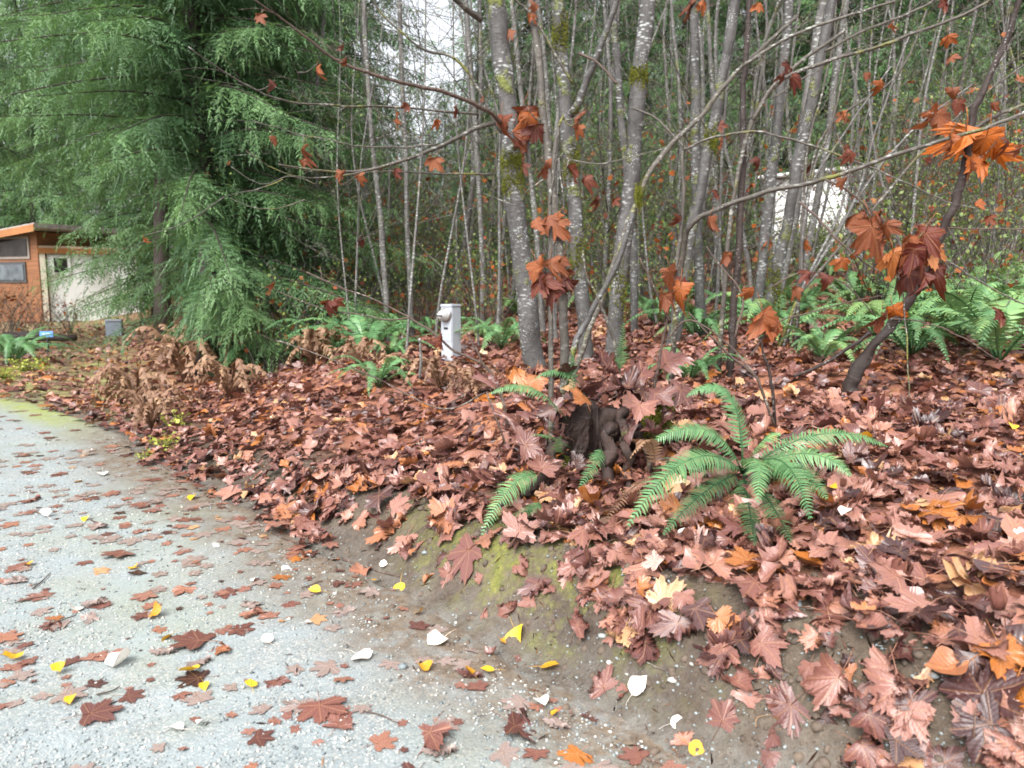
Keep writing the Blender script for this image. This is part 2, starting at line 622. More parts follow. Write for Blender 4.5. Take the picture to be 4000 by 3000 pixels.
def m_road():
    M = Mat('wet_gravel')
    co = M.coord('Object')
    big = M.noise(0.85, 4, 0.6, co)
    c = M.ramp(big, [(0.3, (0.18, 0.222, 0.238)), (0.55, (0.242, 0.285, 0.30)), (0.75, (0.30, 0.328, 0.328))])
    v = M.voro(105, co)
    stone = M.ramp(v.outputs['Color'], [(0.0, (0.085, 0.110, 0.122)), (0.35, (0.20, 0.245, 0.26)), (0.65, (0.315, 0.345, 0.345)), (0.9, (0.46, 0.44, 0.40)), (1.0, (0.62, 0.62, 0.60))])
    gap = M.range(v.outputs['Distance'], 0.20, 0.55, 0, 1)
    silt = M.range(M.noise(2.6, 5, 0.68, co), 0.42, 0.66)
    stone = M.mix(M.math('MULTIPLY', gap, 0.6), stone, (0.16, 0.155, 0.14))
    c = M.mix(M.math('SUBTRACT', 0.85, M.math('MULTIPLY', silt, 0.6)), c, stone)
    v2 = M.voro(42, co)
    st2 = M.math('MULTIPLY', M.range(v2.outputs['Distance'], 0.25, 0.34, 1, 0), M.range(M.noise(21, 2, 0.5, co), 0.58, 0.63))
    c = M.mix(st2, c, M.ramp(v2.outputs['Color'], [(0.2, (0.16, 0.19, 0.20)), (0.6, (0.40, 0.41, 0.39)), (1, (0.66, 0.65, 0.62))]))
    green = M.math('MULTIPLY', M.range(M.noise(0.7, 4, 0.65, M.scaled(co, (1, 1, 1))), 0.48, 0.68), 0.5)
    c = M.mix(green, c, M.mix(M.noise(26, 3, 0.7, co), (0.15, 0.17, 0.10), (0.25, 0.27, 0.19)))
    moss = M.attr('moss')
    mm = M.math('MULTIPLY', moss, M.range(M.noise(6.5, 6, 0.8, co), 0.33, 0.5))
    c = M.mix(M.math('MULTIPLY', mm, .92), c, M.ramp(M.noise(24, 4, 0.7, co), [(0.3, (0.15, 0.18, 0.05)), (0.7, (0.27, 0.30, 0.09))]))
    soil = M.math('MULTIPLY', M.attr('soil'), M.range(M.noise(9, 5, 0.7, co), 0.18, 0.55))
    c = M.mix(soil, c, M.ramp(M.noise(40, 4, 0.7, co), [(0.3, (0.07, 0.05, 0.036)), (0.7, (0.18, 0.14, 0.10))]))
    M.color(c)
    M.rough(0.62, 0.4)
    h = M.math('SUBTRACT', M.math('MULTIPLY', M.noise(180, 3, 0.7, co), 0.5), M.math('MULTIPLY', v.outputs['Distance'], 1.0))
    M.bump(M.math('ADD', h, M.math('MULTIPLY', st2, 0.8)), 0.35, 0.006)
    return M.m


def m_stone():
    M = Mat('gravel_stone')
    t = M.math('ADD', M.attr('tint'), M.attr('tint', 'OBJECT'))
    c = M.ramp(t, [(0.0, (0.07, 0.088, 0.10)), (0.35, (0.195, 0.235, 0.245)), (0.6, (0.315, 0.34, 0.335)), (0.85, (0.44, 0.42, 0.38)), (1.0, (0.68, 0.67, 0.64))])
    c = M.mix(M.range(M.noise(90, 3, 0.6, M.coord('Object')), 0.4, 0.7, 0, 0.35), c, (0.12, 0.11, 0.10))
    M.color(c)
    M.rough(0.5, 0.45)
    return M.m


def m_plain(name, col, rough=0.6, metal=0.0, var=0.12, nscale=6.0, bump=0.0):
    M = Mat(name)
    co = M.coord('Object')
    n = M.noise(nscale, 4, 0.6, co)
    M.color(M.ramp(n, [(0.3, [k * (1 - var) for k in col]), (0.7, [k * (1 + var) for k in col])]))
    M.rough(rough)
    M.b.inputs['Metallic'].default_value = metal
    if bump:
        M.bump(M.noise(nscale * 8, 3, 0.6, co), bump, 0.01)
    return M.m


def m_siding(name, col, pitch=0.16):
    """far wooden wall, boards too small to tell apart"""
    M = Mat(name)
    co = M.coord('Object')
    sep = M.new('ShaderNodeSeparateXYZ')
    M.L.new(co, sep.inputs[0])
    z = M.math('FRACT', M.math('DIVIDE', sep.outputs[2], pitch))
    seam = M.range(z, 0.0, 0.12, 1, 0)
    n = M.noise(3, 4, 0.6, M.scaled(co, (0.4, 0.4, 6)))
    c = M.ramp(n, [(0.3, [k * 0.7 for k in col]), (0.7, [k * 1.2 for k in col])])
    M.color(M.mix(M.math('MULTIPLY', seam, 0.6), c, [k * 0.3 for k in col]))
    M.rough(0.6)
    M.bump(M.math('SUBTRACT', 1.0, seam), 0.5, 0.01)
    return M.m


def m_glass(name, col):
    M = Mat(name)
    M.color(M.ramp(M.noise(2.2, 3, 0.6, M.coord('Object')), [(0.3, [k * 0.6 for k in col]), (0.7, [k * 1.4 for k in col])]))
    M.rough(0.12, 0.6)
    return M.m


MAT_GROUND, MAT_ROAD, MAT_STONE = m_ground(), m_road(), m_stone()

# ------------------------------------------------------------------ ground sheet
def grow(a, b, s0, k):
    out, s = [a], s0
    while out[-1] < b:
        s *= k
        out.append(out[-1] + s)
    return np.array(out[1:])


XS = np.concatenate([-8 - grow(0, 420, 0.1, 1.16)[::-1], np.arange(-8, 6.01, 0.075), 6 + grow(0, 420, 0.1, 1.16)])
YS = np.concatenate([0.8 - grow(0, 120, 0.2, 1.3)[::-1], np.arange(0.8, 11.01, 0.07), 11 + grow(0, 500, 0.1, 1.12)])
gx, gy = np.meshgrid(XS, YS)
gs = toe_dist(gx.ravel(), gy.ravel())
gz = height(gx.ravel(), gy.ravel(), gs)


def grid_faces(nx, ny):
    i = np.arange(nx - 1)[None, :] + np.arange(ny - 1)[:, None] * nx
    i = i.ravel()
    return np.vstack([np.stack([i, i + 1, i + nx + 1], 1), np.stack([i, i + nx + 1, i + nx], 1)])


def attr_set(me, name, vals):
    a = me.attributes.new(name, 'FLOAT', 'POINT')
    a.data.foreach_set('value', np.ascontiguousarray(vals, np.float32))


def drive_mask(x, y):
    """the level leafy drive that runs off towards the house"""
    return (1 - sstep(-0.5, 1.2, x + 0.5 * y)) * sstep(8.0, 10.5, y)


gxr, gyr = gx.ravel(), gy.ravel()
me = mesh_from('ground', np.stack([gxr, gyr, gz], 1), grid_faces(len(XS), len(YS)), MAT_GROUND)
attr_set(me, 'litter', sstep(0.55, 1.0, gs + 0.5 * (fbm(gxr * 2, gyr * 2, 41, 3) - 0.5)) * (1 - 0.75 * drive_mask(gxr, gyr)))
attr_set(me, 'moss', sstep(0.10, 0.22, gs) * (1 - sstep(0.5, 0.72, gs)) * sstep(-0.8, -0.35, gxr) * (1 - sstep(0.3, 0.9, gxr)) + 0.06 * sstep(0.05, 0.3, gs) * (1 - sstep(0.4, 0.8, gs)))
attr_set(me, 'lawn', drive_mask(gxr, gyr))
attr_set(me, 'grit', 1 - sstep(0.0, 0.34, gs))
ground = tag(add('ground', me), kind='structure')

# the road: a sheet that follows the foot of the bank
nrm = np.gradient(TOE_S, axis=0)
nrm = unit(np.stack([nrm[:, 1], -nrm[:, 0]], 1))           # towards the bank
dense = catmull(TOE_S[::2], 24)
dn = np.gradient(dense, axis=0)
dn = unit(np.stack([dn[:, 1], -dn[:, 0]], 1))
across = np.concatenate([[-7.5, -6.5, -5.5], np.arange(-4.5, -0.6, 0.15), np.arange(-0.6, 0.01, 0.06), [0.035, 0.07]])
edge = 0.22 * (fbm(dense[:, 0] * 2.2, dense[:, 1] * 2.2, 51, 4) - 0.5) + 0.02
rx = dense[:, None, 0] + dn[:, None, 0] * (across[None] + edge[:, None] * sstep(-0.7, 0, across)[None])
ry = dense[:, None, 1] + dn[:, None, 1] * (across[None] + edge[:, None] * sstep(-0.7, 0, across)[None])
rs = np.broadcast_to(across[None], rx.shape)
rzz = 0.018 * (fbm(rx * 1.1, ry * 1.1, 61, 3) - 0.5) + 0.005 * (fbm(rx * 7, ry * 7, 66, 2) - 0.5) + 0.012
rzz = np.where(rs > 0.0, height(rx.ravel(), ry.ravel()).reshape(rx.shape) + 0.006 - 0.35 * np.clip(rs, 0, 1), rzz)
rzz = np.where(rs < -7, -0.06, rzz)
Vr = np.stack([rx.ravel(), ry.ravel(), rzz.ravel()], 1)
me = mesh_from('road', Vr, grid_faces(len(across), len(dense))[:, ::-1], MAT_ROAD)
far_edge = sstep(-3.6, -5.2, Vr[:, 0]) if False else (1 - sstep(-5.6, -3.7, Vr[:, 0]))
attr_set(me, 'moss', np.clip(far_edge * sstep(-0.55, -0.15, rs.ravel() + .25 * (fbm(Vr[:, 0] * 1.5, Vr[:, 1] * 1.5, 75, 3) - .5)), 0, 1))
attr_set(me, 'soil', sstep(-0.75, -0.12, rs.ravel() + 0.45 * (fbm(Vr[:, 0] * 3, Vr[:, 1] * 3, 71, 3) - 0.5)) * (1 - far_edge))
road = tag(add('road', me), kind='structure')


def surf(x, y):
    """height of whatever one would step on"""
    s = toe_dist(x, y)
    g = height(x, y, s)
    r = 0.018 * (fbm(x * 1.1, y * 1.1, 61, 3) - 0.5) + 0.012
    return np.where(s < 0.0, np.maximum(g, r), g), s


def surf_normal(x, y, e=0.06):
    hx = surf(x + e, y)[0] - surf(x - e, y)[0]
    hy = surf(x, y + e)[0] - surf(x, y - e)[0]
    return unit(np.stack([-hx / (2 * e), -hy / (2 * e), np.ones_like(hx)], 1))


# gravel stones standing out of the road near the camera
def rock_proto(seed):
    import bmesh
    bm = bmesh.new()
    bmesh.ops.create_icosphere(bm, subdivisions=1, radius=1.0)
    g = np.random.default_rng(seed)
    V = np.array([v.co[:] for v in bm.verts])
    Fc = np.array([[v.index for v in f.verts] for f in bm.faces])
    bm.free()
    V = V * (1 + 0.22 * g.standard_normal((len(V), 1))) * np.array([1.0, 0.78, 0.55])
    return V, Fc


ROCKS = [rock_proto(k) for k in range(4)]
oct_v = np.array([(1, 0, 0), (-1, 0, 0), (0, .8, 0), (0, -.8, 0), (.1, .05, .6), (0, 0, -.6)], float)
oct_f = np.array([(0, 2, 4), (2, 1, 4), (1, 3, 4), (3, 0, 4), (2, 0, 5), (1, 2, 5), (3, 1, 5), (0, 3, 5)])
n = 52000
yy = 1.9 + 6.5 * RNG.random(n) ** 1.7
xx = (RNG.random(n) * 1.5 - 0.78) * (yy + 0.3)
ss = toe_dist(xx, yy)
clump = fbm(xx * 2.6, yy * 2.6, 81, 3)
keep = (ss < 0.10) & (ss > -7) & (RNG.random(n) < np.clip((clump - 0.33) * 3.2, 0.12, 1))
keep |= (ss >= 0.0) & (ss < 0.55) & (RNG.random(n) < .5 - .75 * ss)
xx, yy = xx[keep], yy[keep]
zz, ss = surf(xx, yy)
size = 0.0040 + 0.0075 * RNG.random(len(xx)) ** 2.6
bag = Bag()
Mx = rot_from(np.stack([0.3 * RNG.standard_normal(len(xx)), 0.3 * RNG.standard_normal(len(xx)), np.ones(len(xx))], 1), RNG.random(len(xx)) * 6.28) * size[:, None, None]
bag.many(oct_v, oct_f, Mx, np.stack([xx, yy, zz + size * 0.15], 1), np.clip(0.50 + 0.25 * RNG.standard_normal(len(xx)), 0, np.where(ss > .02, .46, .92)))
tag(add('gravel', bag.mesh('gravel', MAT_STONE)), 'fine grey gravel scattered over the road', 'gravel', kind='stuff')

# ------------------------------------------------------------------ leaf shapes
def maple_outline(hi, g, wide=0.0):
    lobes = [(-102, 0.70), (-47, 0.95), (0, 1.0), (47, 0.95), (102, 0.70)]
    pts = [(-158, 0.22, 0)]
    for k, (a, r) in enumerate(lobes):
        r = r * (1 + 0.08 * g.standard_normal())
        a = a + 3.0 * g.standard_normal()
        w = 19 if abs(a) < 80 else 24
        if hi:
            j = 1 + 0.06 * g.standard_normal(8)
            pts += [(a - w, r * 0.70 * j[0], 0), (a - w * 0.76, r * 0.68 * j[1], 0), (a - w * 0.52, r * 0.90 * j[2], 0), (a - w * 0.30, r * 0.84 * j[3], 0), (a, r, 1),
                    (a + w * 0.30, r * 0.84 * j[4], 0), (a + w * 0.52, r * 0.90 * j[5], 0), (a + w * 0.76, r * 0.68 * j[6], 0), (a + w, r * 0.70 * j[7], 0)]
        else:
            pts += [(a - w * 0.75, r * 0.78, 0), (a, r, 1), (a + w * 0.75, r * 0.78, 0)]
        if k < 4:
            a2 = (lobes[k][0] + lobes[k + 1][0]) / 2
            pts.append((a2, (0.52 if abs(a2) < 40 else 0.48) + wide, -1))
    pts.append((158, 0.22, 0))
    return pts


def leaf_proto(seed, hi=True, curl=0.2, fold=0.1, cup=0.0, stalk=True, kind='maple', over=0, wide=0.0):
    g = np.random.default_rng(seed)
    if kind == 'maple':
        o = maple_outline(hi, g, wide)
        an = np.radians([p[0] for p in o])
        rr = np.array([p[1] for p in o])
        fl = np.array([p[2] for p in o], float)
        xy = np.stack([rr * np.sin(an), rr * np.cos(an)], 1)
    else:
        t = np.linspace(-1, 1, 15)[1:-1]
        half = [(0.0, 0.0)]
        q = np.linspace(0, 1, 9)[1:-1]
        wid = (0.42 if kind == 'oval' else 0.62) * np.sin(np.pi * q ** (0.78 if kind == 'oval' else .7)) ** (1 if kind == 'oval' else .7) * (1 + (0.05 if kind == 'oval' else .12) * g.standard_normal(len(q)))
        left = [(-w, y) for w, y in zip(wid, q)]
        right = [(w, y) for w, y in zip(wid[::-1], q[::-1])]
        xy = np.array([(0, 0)] + left + [(0, 1.05)] + right)
        fl = np.zeros(len(xy))
        an = np.arctan2(xy[:, 0], xy[:, 1])
    k = len(xy)
    if kind == 'maple':
        cen = np.array([[0.0, 0.02]])
    else:
        cen = np.array([[0.0, 0.5]])
    rings = [cen]
    fs = [np.zeros(1)]
    if hi:
        rings.append(cen + (xy - cen) * 0.55)
        fs.append(fl * 0.45)
    rings.append(xy)
    fs.append(fl)
    W = np.vstack(rings)
    f = np.concatenate(fs)
    x, y = W[:, 0], W[:, 1]
    if kind == 'maple':
        z = -fold * f * 0.5
    else:
        z = fold * np.abs(x) * 1.5
    ph = g.random(4) * 6.28
    z = z + curl * (g.uniform(-.8, 1) * x ** 2 + g.uniform(-.5, 1) * (y - 0.3) ** 2 * 0.8 + g.uniform(-.7, .7) * x * y)
    r2 = np.sqrt(x ** 2 + y ** 2)
    z = z + curl * 0.28 * r2 ** 2 * np.sin(3 * np.arctan2(x, y) + ph[0]) + curl * 0.15 * r2 * np.sin(5 * x + ph[1]) + cup * r2 ** 2
    if hi and curl > 0.25:                                  # one rolled edge
        d = x * np.cos(ph[2]) + y * np.sin(ph[2]) - 0.35
        z = z + np.clip(d, 0, 1) ** 1.3 * 1.5 * curl
        W = W - np.clip(d, 0, 1)[:, None] * 0.35 * curl * np.array([[np.cos(ph[2]), np.sin(ph[2])]])
    V = np.column_stack([W, z])
    for q in range(over):                                   # flaps folded over, as on wilted leaves
        ph_ = g.random() * 6.28
        off = g.uniform(.12, .42)
        th = g.uniform(2.1, 2.9) if g.random() < .55 else -g.uniform(.3, .8)
        if cup < 0:
            th = g.uniform(.9, 2.5) * g.choice([-1, 1])
        dv = np.array([np.cos(ph_), np.sin(ph_)])
        tt = np.clip((V[:, :2] - np.array([0, .25])) @ dv - off, 0, 9)
        sh = 1 - np.exp(-tt * 9)
        V[:, :2] += dv[None] * (tt * (np.cos(th * sh) - 1))[:, None]
        V[:, 2] += tt * np.sin(np.abs(th) * sh) * np.sign(th)
    Fc = []
    i = np.arange(k)
    j = (i + 1) % k
    if hi:
        Fc.append(np.stack([0 * i, 1 + j, 1 + i], 1))
        Fc.append(np.stack([1 + i, 1 + j, 1 + k + j], 1))
        Fc.append(np.stack([1 + i, 1 + k + j, 1 + k + i], 1))
    else:
        Fc.append(np.stack([0 * i, 1 + j, 1 + i], 1))
    Fc = np.vstack(Fc)
    uv = W[:, :2].copy() if kind == 'maple' else np.stack([W[:, 0] * 0.5, W[:, 1] * 1.0], 1)
    if stalk:
        b = g.uniform(-.3, .3)
        pv, pf = tube(np.array([(0, 0.02, 0.01), (b * .3, -.35, .03 + curl * .1), (b, -.75, .02)]), [0.016, 0.012, 0.014], 3)
        Fc = np.vstack([Fc, pf + len(V)])
        V = np.vstack([V, pv])
        uv = np.vstack([uv, np.full((len(pv), 2), 0.001)])
    return V, Fc[:, ::-1], uv


_g = np.random.default_rng(77)
LEAF_HI = [leaf_proto(100 + k, True, c, fo, over=ov, wide=wd) for k, (c, fo, ov, wd) in enumerate([(.10, .08, 0, .04), (.18, .12, 1, .12), (.24, .14, 1, .06), (.30, .16, 2, .14), (.26, .18, 1, .10), (.40, .18, 2, .12)]
                                                                                + [(_g.uniform(.2, .7), _g.uniform(.1, .24), int(_g.integers(1, 5)), _g.uniform(.08, .24)) for _k in range(14)])]
LEAF_HI += [leaf_proto(240 + k, True, c, f, kind='oval') for k, (c, f) in enumerate([(.3, .2), (.6, .3)])] + [leaf_proto(250 + k, True, c, .2, kind='round', over=1) for k, c in enumerate([.4, .7])]
NHI = len(LEAF_HI)
LEAF_LO = [leaf_proto(140 + k, False, c, fo, stalk=False, over=ov, wide=.12) for k, (c, fo, ov) in enumerate([(.2, .12, 1), (.35, .16, 1), (.5, .2, 2), (.6, .15, 2)])]
LEAF_FLAT = [leaf_proto(160 + k, True, c, .03) for k, c in enumerate([.02, .035, .05, .05])]
LEAF_HANG = [leaf_proto(180 + k, True, c, .22, cup=-cu, over=ov, wide=.06) for k, (c, cu, ov) in enumerate([(.3, .35, 1), (.5, .5, 2), (.5, .7, 2), (.4, .8, 3), (.6, .4, 2), (.35, .15, 1), (.5, .6, 3), (.3, .9, 2)])]
LEAF_OVAL = [leaf_proto(200 + k, True, c, f, kind='oval') for k, (c, f) in enumerate([(.15, .12), (.35, .25), (.6, .3), (.25, .35)])]
LEAF_ROUND = [leaf_proto(220 + k, True, c, f, kind='round') for k, (c, f) in enumerate([(.3, .15), (.5, .25), (.7, .2), (.9, .3)])]
ME_HI = [mesh_from('maple_leaf', *p[:2], MAT_LEAF, uv=p[2]) for p in LEAF_HI]
ME_FLAT = [mesh_from('maple_leaf', *p[:2], MAT_LEAF, uv=p[2]) for p in LEAF_FLAT]
ME_HANG = [mesh_from('leaf', *p[:2], MAT_LEAF_HANG, uv=p[2]) for p in LEAF_HANG]
ME_YEL = [mesh_from('yellow_leaf', *p[:2], MAT_YELLOW, uv=p[2]) for p in LEAF_OVAL]
ME_YELM = [mesh_from('yellow_leaf', *p[:2], MAT_YELLOW, uv=p[2]) for p in LEAF_ROUND]
ME_PALE = [mesh_from('pale_leaf', *p[:2], MAT_PALE, uv=p[2]) for p in LEAF_OVAL]
ME_PALEM = [mesh_from('pale_leaf', *p[:2], MAT_PALE, uv=p[2]) for p in LEAF_ROUND]
from mathutils import Matrix


def put_leaf(name, me, loc, Mrot, scale, tint, parent=None):
    o = bpy.data.objects.new(name, me)
    COL.objects.link(o)
    M4 = Matrix([list(Mrot[0]) + [0], list(Mrot[1]) + [0], list(Mrot[2]) + [0], [0, 0, 0, 1]])
    if parent is not None:
        o.parent = parent
        o.location = tuple(float(c) for c in (np.asarray(loc) - np.array(parent.location)))
    else:
        o.location = tuple(float(c) for c in loc)
    o.rotation_euler = M4.to_euler()
    o.scale = (scale,) * 3
    o['tint'] = float(tint)
    return o


# ------------------------------------------------------------------ fallen leaves: brown maple litter
def litter_tint(n, dark=0.0):
    t = np.clip(0.49 + 0.16 * RNG.standard_normal(n) - dark, 0.02, 0.71)
    o = RNG.random(n)
    t = np.where(o < 0.07, RNG.uniform(0.74, 0.86, n), t)
    t = np.where((o > 0.10) & (o < 0.135), 0.98, t)
    t = np.where((o > 0.30) & (o < 0.40), RNG.uniform(.62, .71, n), t)
    t = np.where((o > 0.15) & (o < 0.24), RNG.uniform(0.05, 0.24, n), t)
    return t


def in_view(x, y, z, mu=700, mv=400):
    u, v, d = to_px(np.stack([x, y, z], 1))
    return (u > -mu) & (u < 4000 + mu) & (v > -200) & (v < 3000 + mv) & (d > 0.5)


LX, LY, LS, LT, LZ, LTI = [], [], [], [], [], []


def scatter(n, y0, y1, power, size, dens, lift, tilt, dark=0.0):
    yy = y0 + (y1 - y0) * RNG.random(n) ** power
    xx = (RNG.random(n) * 1.75 - 0.875) * (yy + 0.8)
    zz, ss = surf(xx, yy)
    k = in_view(xx, yy, zz) & (RNG.random(n) < dens(xx, yy, ss))
    xx, yy, zz, ss = xx[k], yy[k], zz[k], ss[k]
    m = len(xx)
    LX.append(xx), LY.append(yy), LZ.append(zz + lift * RNG.random(m) + 0.004)
    LS.append(size * np.clip(1 + 0.28 * RNG.standard_normal(m), 0.45, 1.7))
    LTI.append(np.full(m, tilt) * (0.4 + 1.2 * RNG.random(m)))
    LT.append(litter_tint(m, dark))


def d_bank(x, y, s):
    e = s + 0.55 * (fbm(x * 2.3, y * 2.3, 91, 3) - 0.5) + 0.22 - 0.10 * sstep(-.7, -.3, x) * (1 - sstep(.15, .6, x)) + 0.25 * (1 - sstep(-1.6, -0.7, x)) + 0.24 * sstep(.3, .85, x)
    m = sstep(0.42, 0.68, e)
    return m * (1 - 0.6 * drive_mask(x, y))


def d_thin(x, y, s):
    return np.where((s > -0.1) & (s < 0.75), 0.35 + 0.5 * fbm(x * 3, y * 3, 95, 2), 0) * (1 - 0.6 * sstep(-1.2, 0, x) * (1 - sstep(.4, .9, x)))


def d_road(x, y, s):
    c = sstep(0.42, 0.66, fbm(x * 1.3, y * 1.3, 97, 3))
    return np.where((s < -0.02) & (s > -6), (0.35 + 0.65 * c) * (0.45 + 0.55 * sstep(-1.6, -0.1, s)), 0)


scatter(5200, 1.6, 5.4, 0.75, 0.106, d_bank, 0.070, 0.22)
scatter(8600, 5.0, 10.5, 0.8, 0.092, d_bank, 0.070, 0.30)
scatter(3000, 1.7, 8, 0.9, 0.055, d_bank, 0.08, 0.4)
NEAR_N = sum(len(a) for a in LX)
scatter(11000, 9.5, 26, 0.85, 0.105, d_bank, 0.05, 0.4)
scatter(3600, 1.7, 8, 0.9, 0.062, d_thin, 0.010, 0.18, 0.04)
scatter(1500, 1.7, 9.5, 0.85, 0.064, d_road, 0.002, 0.05, -0.06)
scatter(1100, 1.7, 7, 0.85, 0.026, d_road, 0.002, 0.1, -0.05)
scatter(2300, 1.7, 8, 0.85, 0.066, d_road, 0.0005, 0.02)
LT[-1][:] = np.where(RNG.random(len(LT[-1])) < .75, 1.25, LT[-1])


def d_drive(x, y, s):
    return drive_mask(x, y) * (s > 0.2) * 0.8


n0 = sum(len(a) for a in LX)
scatter(26000, 8.3, 34, .9, 0.078, d_drive, 0.02, 0.3)
# leaves heaped on and round the old stump
m = 330
a_, r_ = RNG.random(m) * 6.283, 0.12 + .50 * RNG.random(m) ** .8
front = np.abs((a_ - 4.45 + np.pi) % (2 * np.pi) - np.pi) < .38
r_ = np.where(front & (r_ > .16), .34 + .3 * RNG.random(m), r_)
sx, sy = P(2330, 1850, 4.5)[0] + r_ * np.cos(a_) * 1.1, 4.5 + r_ * np.sin(a_) * .85
LX.append(sx), LY.append(sy), LS.append(.088 * np.clip(1 + .25 * RNG.standard_normal(m), .5, 1.6)), LT.append(litter_tint(m, .06)), LTI.append(np.full(m, .45))
LZ.append(surf(sx, sy)[0] + .05 + .36 * np.exp(-(r_ / .34) ** 4) * np.where(front & (r_ > .3), .25, 1) + .05 * RNG.random(m))
LX, LY, LZ, LS, LT, LTI = (np.concatenate(a) for a in (LX, LY, LZ, LS, LT, LTI))
n1 = len(LT) - m
LT[n0:n1] = np.where(RNG.random(n1 - n0) < 0.75, np.where(RNG.random(n1 - n0) < .6, RNG.uniform(.62, .72, n1 - n0), RNG.uniform(.9, 1.0, n1 - n0)), LT[n0:n1])
N = surf_normal(LX, LY)
N = N + LTI[:, None] * np.concatenate([RNG.standard_normal((len(LX), 2)), np.zeros((len(LX), 1))], 1)
YAW = RNG.random(len(LX)) * 6.283
MR = rot_from(N, YAW)
lu, lv, ld = to_px(np.stack([LX, LY, LZ], 1))
s_all = toe_dist(LX, LY)
# the leaves that show largest stand alone
top = LZ - surf(LX, LY)[0]
inside = (lu > 20) & (lu < 3980) & (lv < 2970) & (lv > 900)
score = np.where(inside, LS / ld, 0) * np.where(s_all > 0.42, sstep(0.034, 0.055, top), np.where(s_all < 0, 1.7, .95))
order = np.argsort(-score)
single = np.zeros(len(LX), bool)
single[order[:262]] = True


def shade(t):
    return ('blackish brown' if t < 0.16 else 'dark brown' if t < 0.34 else 'reddish brown' if t < 0.5 else 'pinkish brown' if t < 0.74 else
            'rust orange' if t < 0.93 else 'pale tan' if t < 1.05 else 'faded greyish')


for i in np.nonzero(single)[0]:
    sd = s_all[i]
    x_, y_ = LX[i], LY[i]
    if sd < 0.0:
        me = ME_FLAT[i % 4] if RNG.random() < 0.62 else ME_HI[i % 6]
        lr = 'left' if lu[i] < 700 else 'middle' if lu[i] < 1500 else 'right'
        where = 'on the gravel road, ' + ('front ' if y_ < 3.0 else 'halfway up ' if y_ < 4.4 else 'far ') + lr
    elif sd < 0.42:
        me = ME_HI[i % 8]
        where = ('at the road edge beside the leafy slope' if x_ < -1.4 else 'at the bank foot left of the mossy soil' if x_ < -.6 else 'on the mossy soil below the stump' if x_ < .35 else
                 'on the soil below the star shaped leaf' if x_ < .9 else 'on the soil in the lower right')
    else:
        me = ME_HI[i % NHI]
        near_ = ', near the front' if y_ < 2.9 else ', upper part' if y_ > 4.2 else ''
        where = ('on the litter below the big sword fern' if x_ > 0.4 and y_ < 3.5 and x_ < 1.3 else 'on the lower right slope' if x_ >= 1.3 and y_ < 3.5 else 'right of the big sword fern' if x_ > 1.3 else 'behind the big sword fern' if x_ > .8 else
                 'around the mossy stump' if x_ > -.4 else 'on the slope left of the stump' if x_ > -1.6 else 'on the far slope below the fern row') + near_
    o = put_leaf('maple_leaf', me, (LX[i], LY[i], LZ[i]), MR[i], LS[i], LT[i])
    lab = f'{shade(LT[i])} maple leaf {where}'
    tag(o, lab, 'leaf', 'fallen brown maple leaves')

bag = Bag()
rest = ~single
idx = np.nonzero(rest)[0]
near = LY[idx] < 5.2
for k in range(NHI):
    j = idx[near & (idx % NHI == k) & (s_all[idx] >= 0.0)]
    bag.many(*LEAF_HI[k][:2], MR[j] * LS[j][:, None, None], np.stack([LX[j], LY[j], LZ[j]], 1), LT[j], LEAF_HI[k][2])
for k in range(4):
    j = idx[(s_all[idx] < 0.0) & (idx % 4 == k)]
    bag.many(*LEAF_FLAT[k][:2], MR[j] * LS[j][:, None, None], np.stack([LX[j], LY[j], LZ[j]], 1), LT[j], LEAF_FLAT[k][2])
    j = idx[(~near) & (s_all[idx] >= 0.0) & (idx % 4 == k)]
    bag.many(*LEAF_LO[k][:2], MR[j] * LS[j][:, None, None], np.stack([LX[j], LY[j], LZ[j]], 1), LT[j], LEAF_LO[k][2])
tag(add('leaf_litter', bag.mesh('leaf_litter', MAT_LEAF, uv=True)), 'thick wet brown leaf litter covering the bank and drive', 'leaf litter', kind='stuff')


# leaves that stand out: set one by one where the photograph shows them  (u, v, width in px, tint)
def set_leaf(name, mes, u, v, wpx, tint, label, group, tilt=0.2, lift=0.006, yaw=None):
    p = G(u, v)
    zz, s = surf(np.array([p[0]]), np.array([p[1]]))
    p[2] = zz[0] + lift + (0.055 if s[0] > 0.7 else 0)
    dep = to_px(p)[2]
    sc = wpx * dep / F_PX * 0.60
    nn = surf_normal(p[:1], p[1:2]) + tilt * np.array([[random.gauss(0, 1), random.gauss(0, 1), 0]])
    Mr = rot_from(nn, np.array([random.random() * 6.28 if yaw is None else yaw]))[0]
    o = put_leaf(name, random.choice(mes), p, Mr, sc, tint)
    return tag(o, label, 'leaf', group)


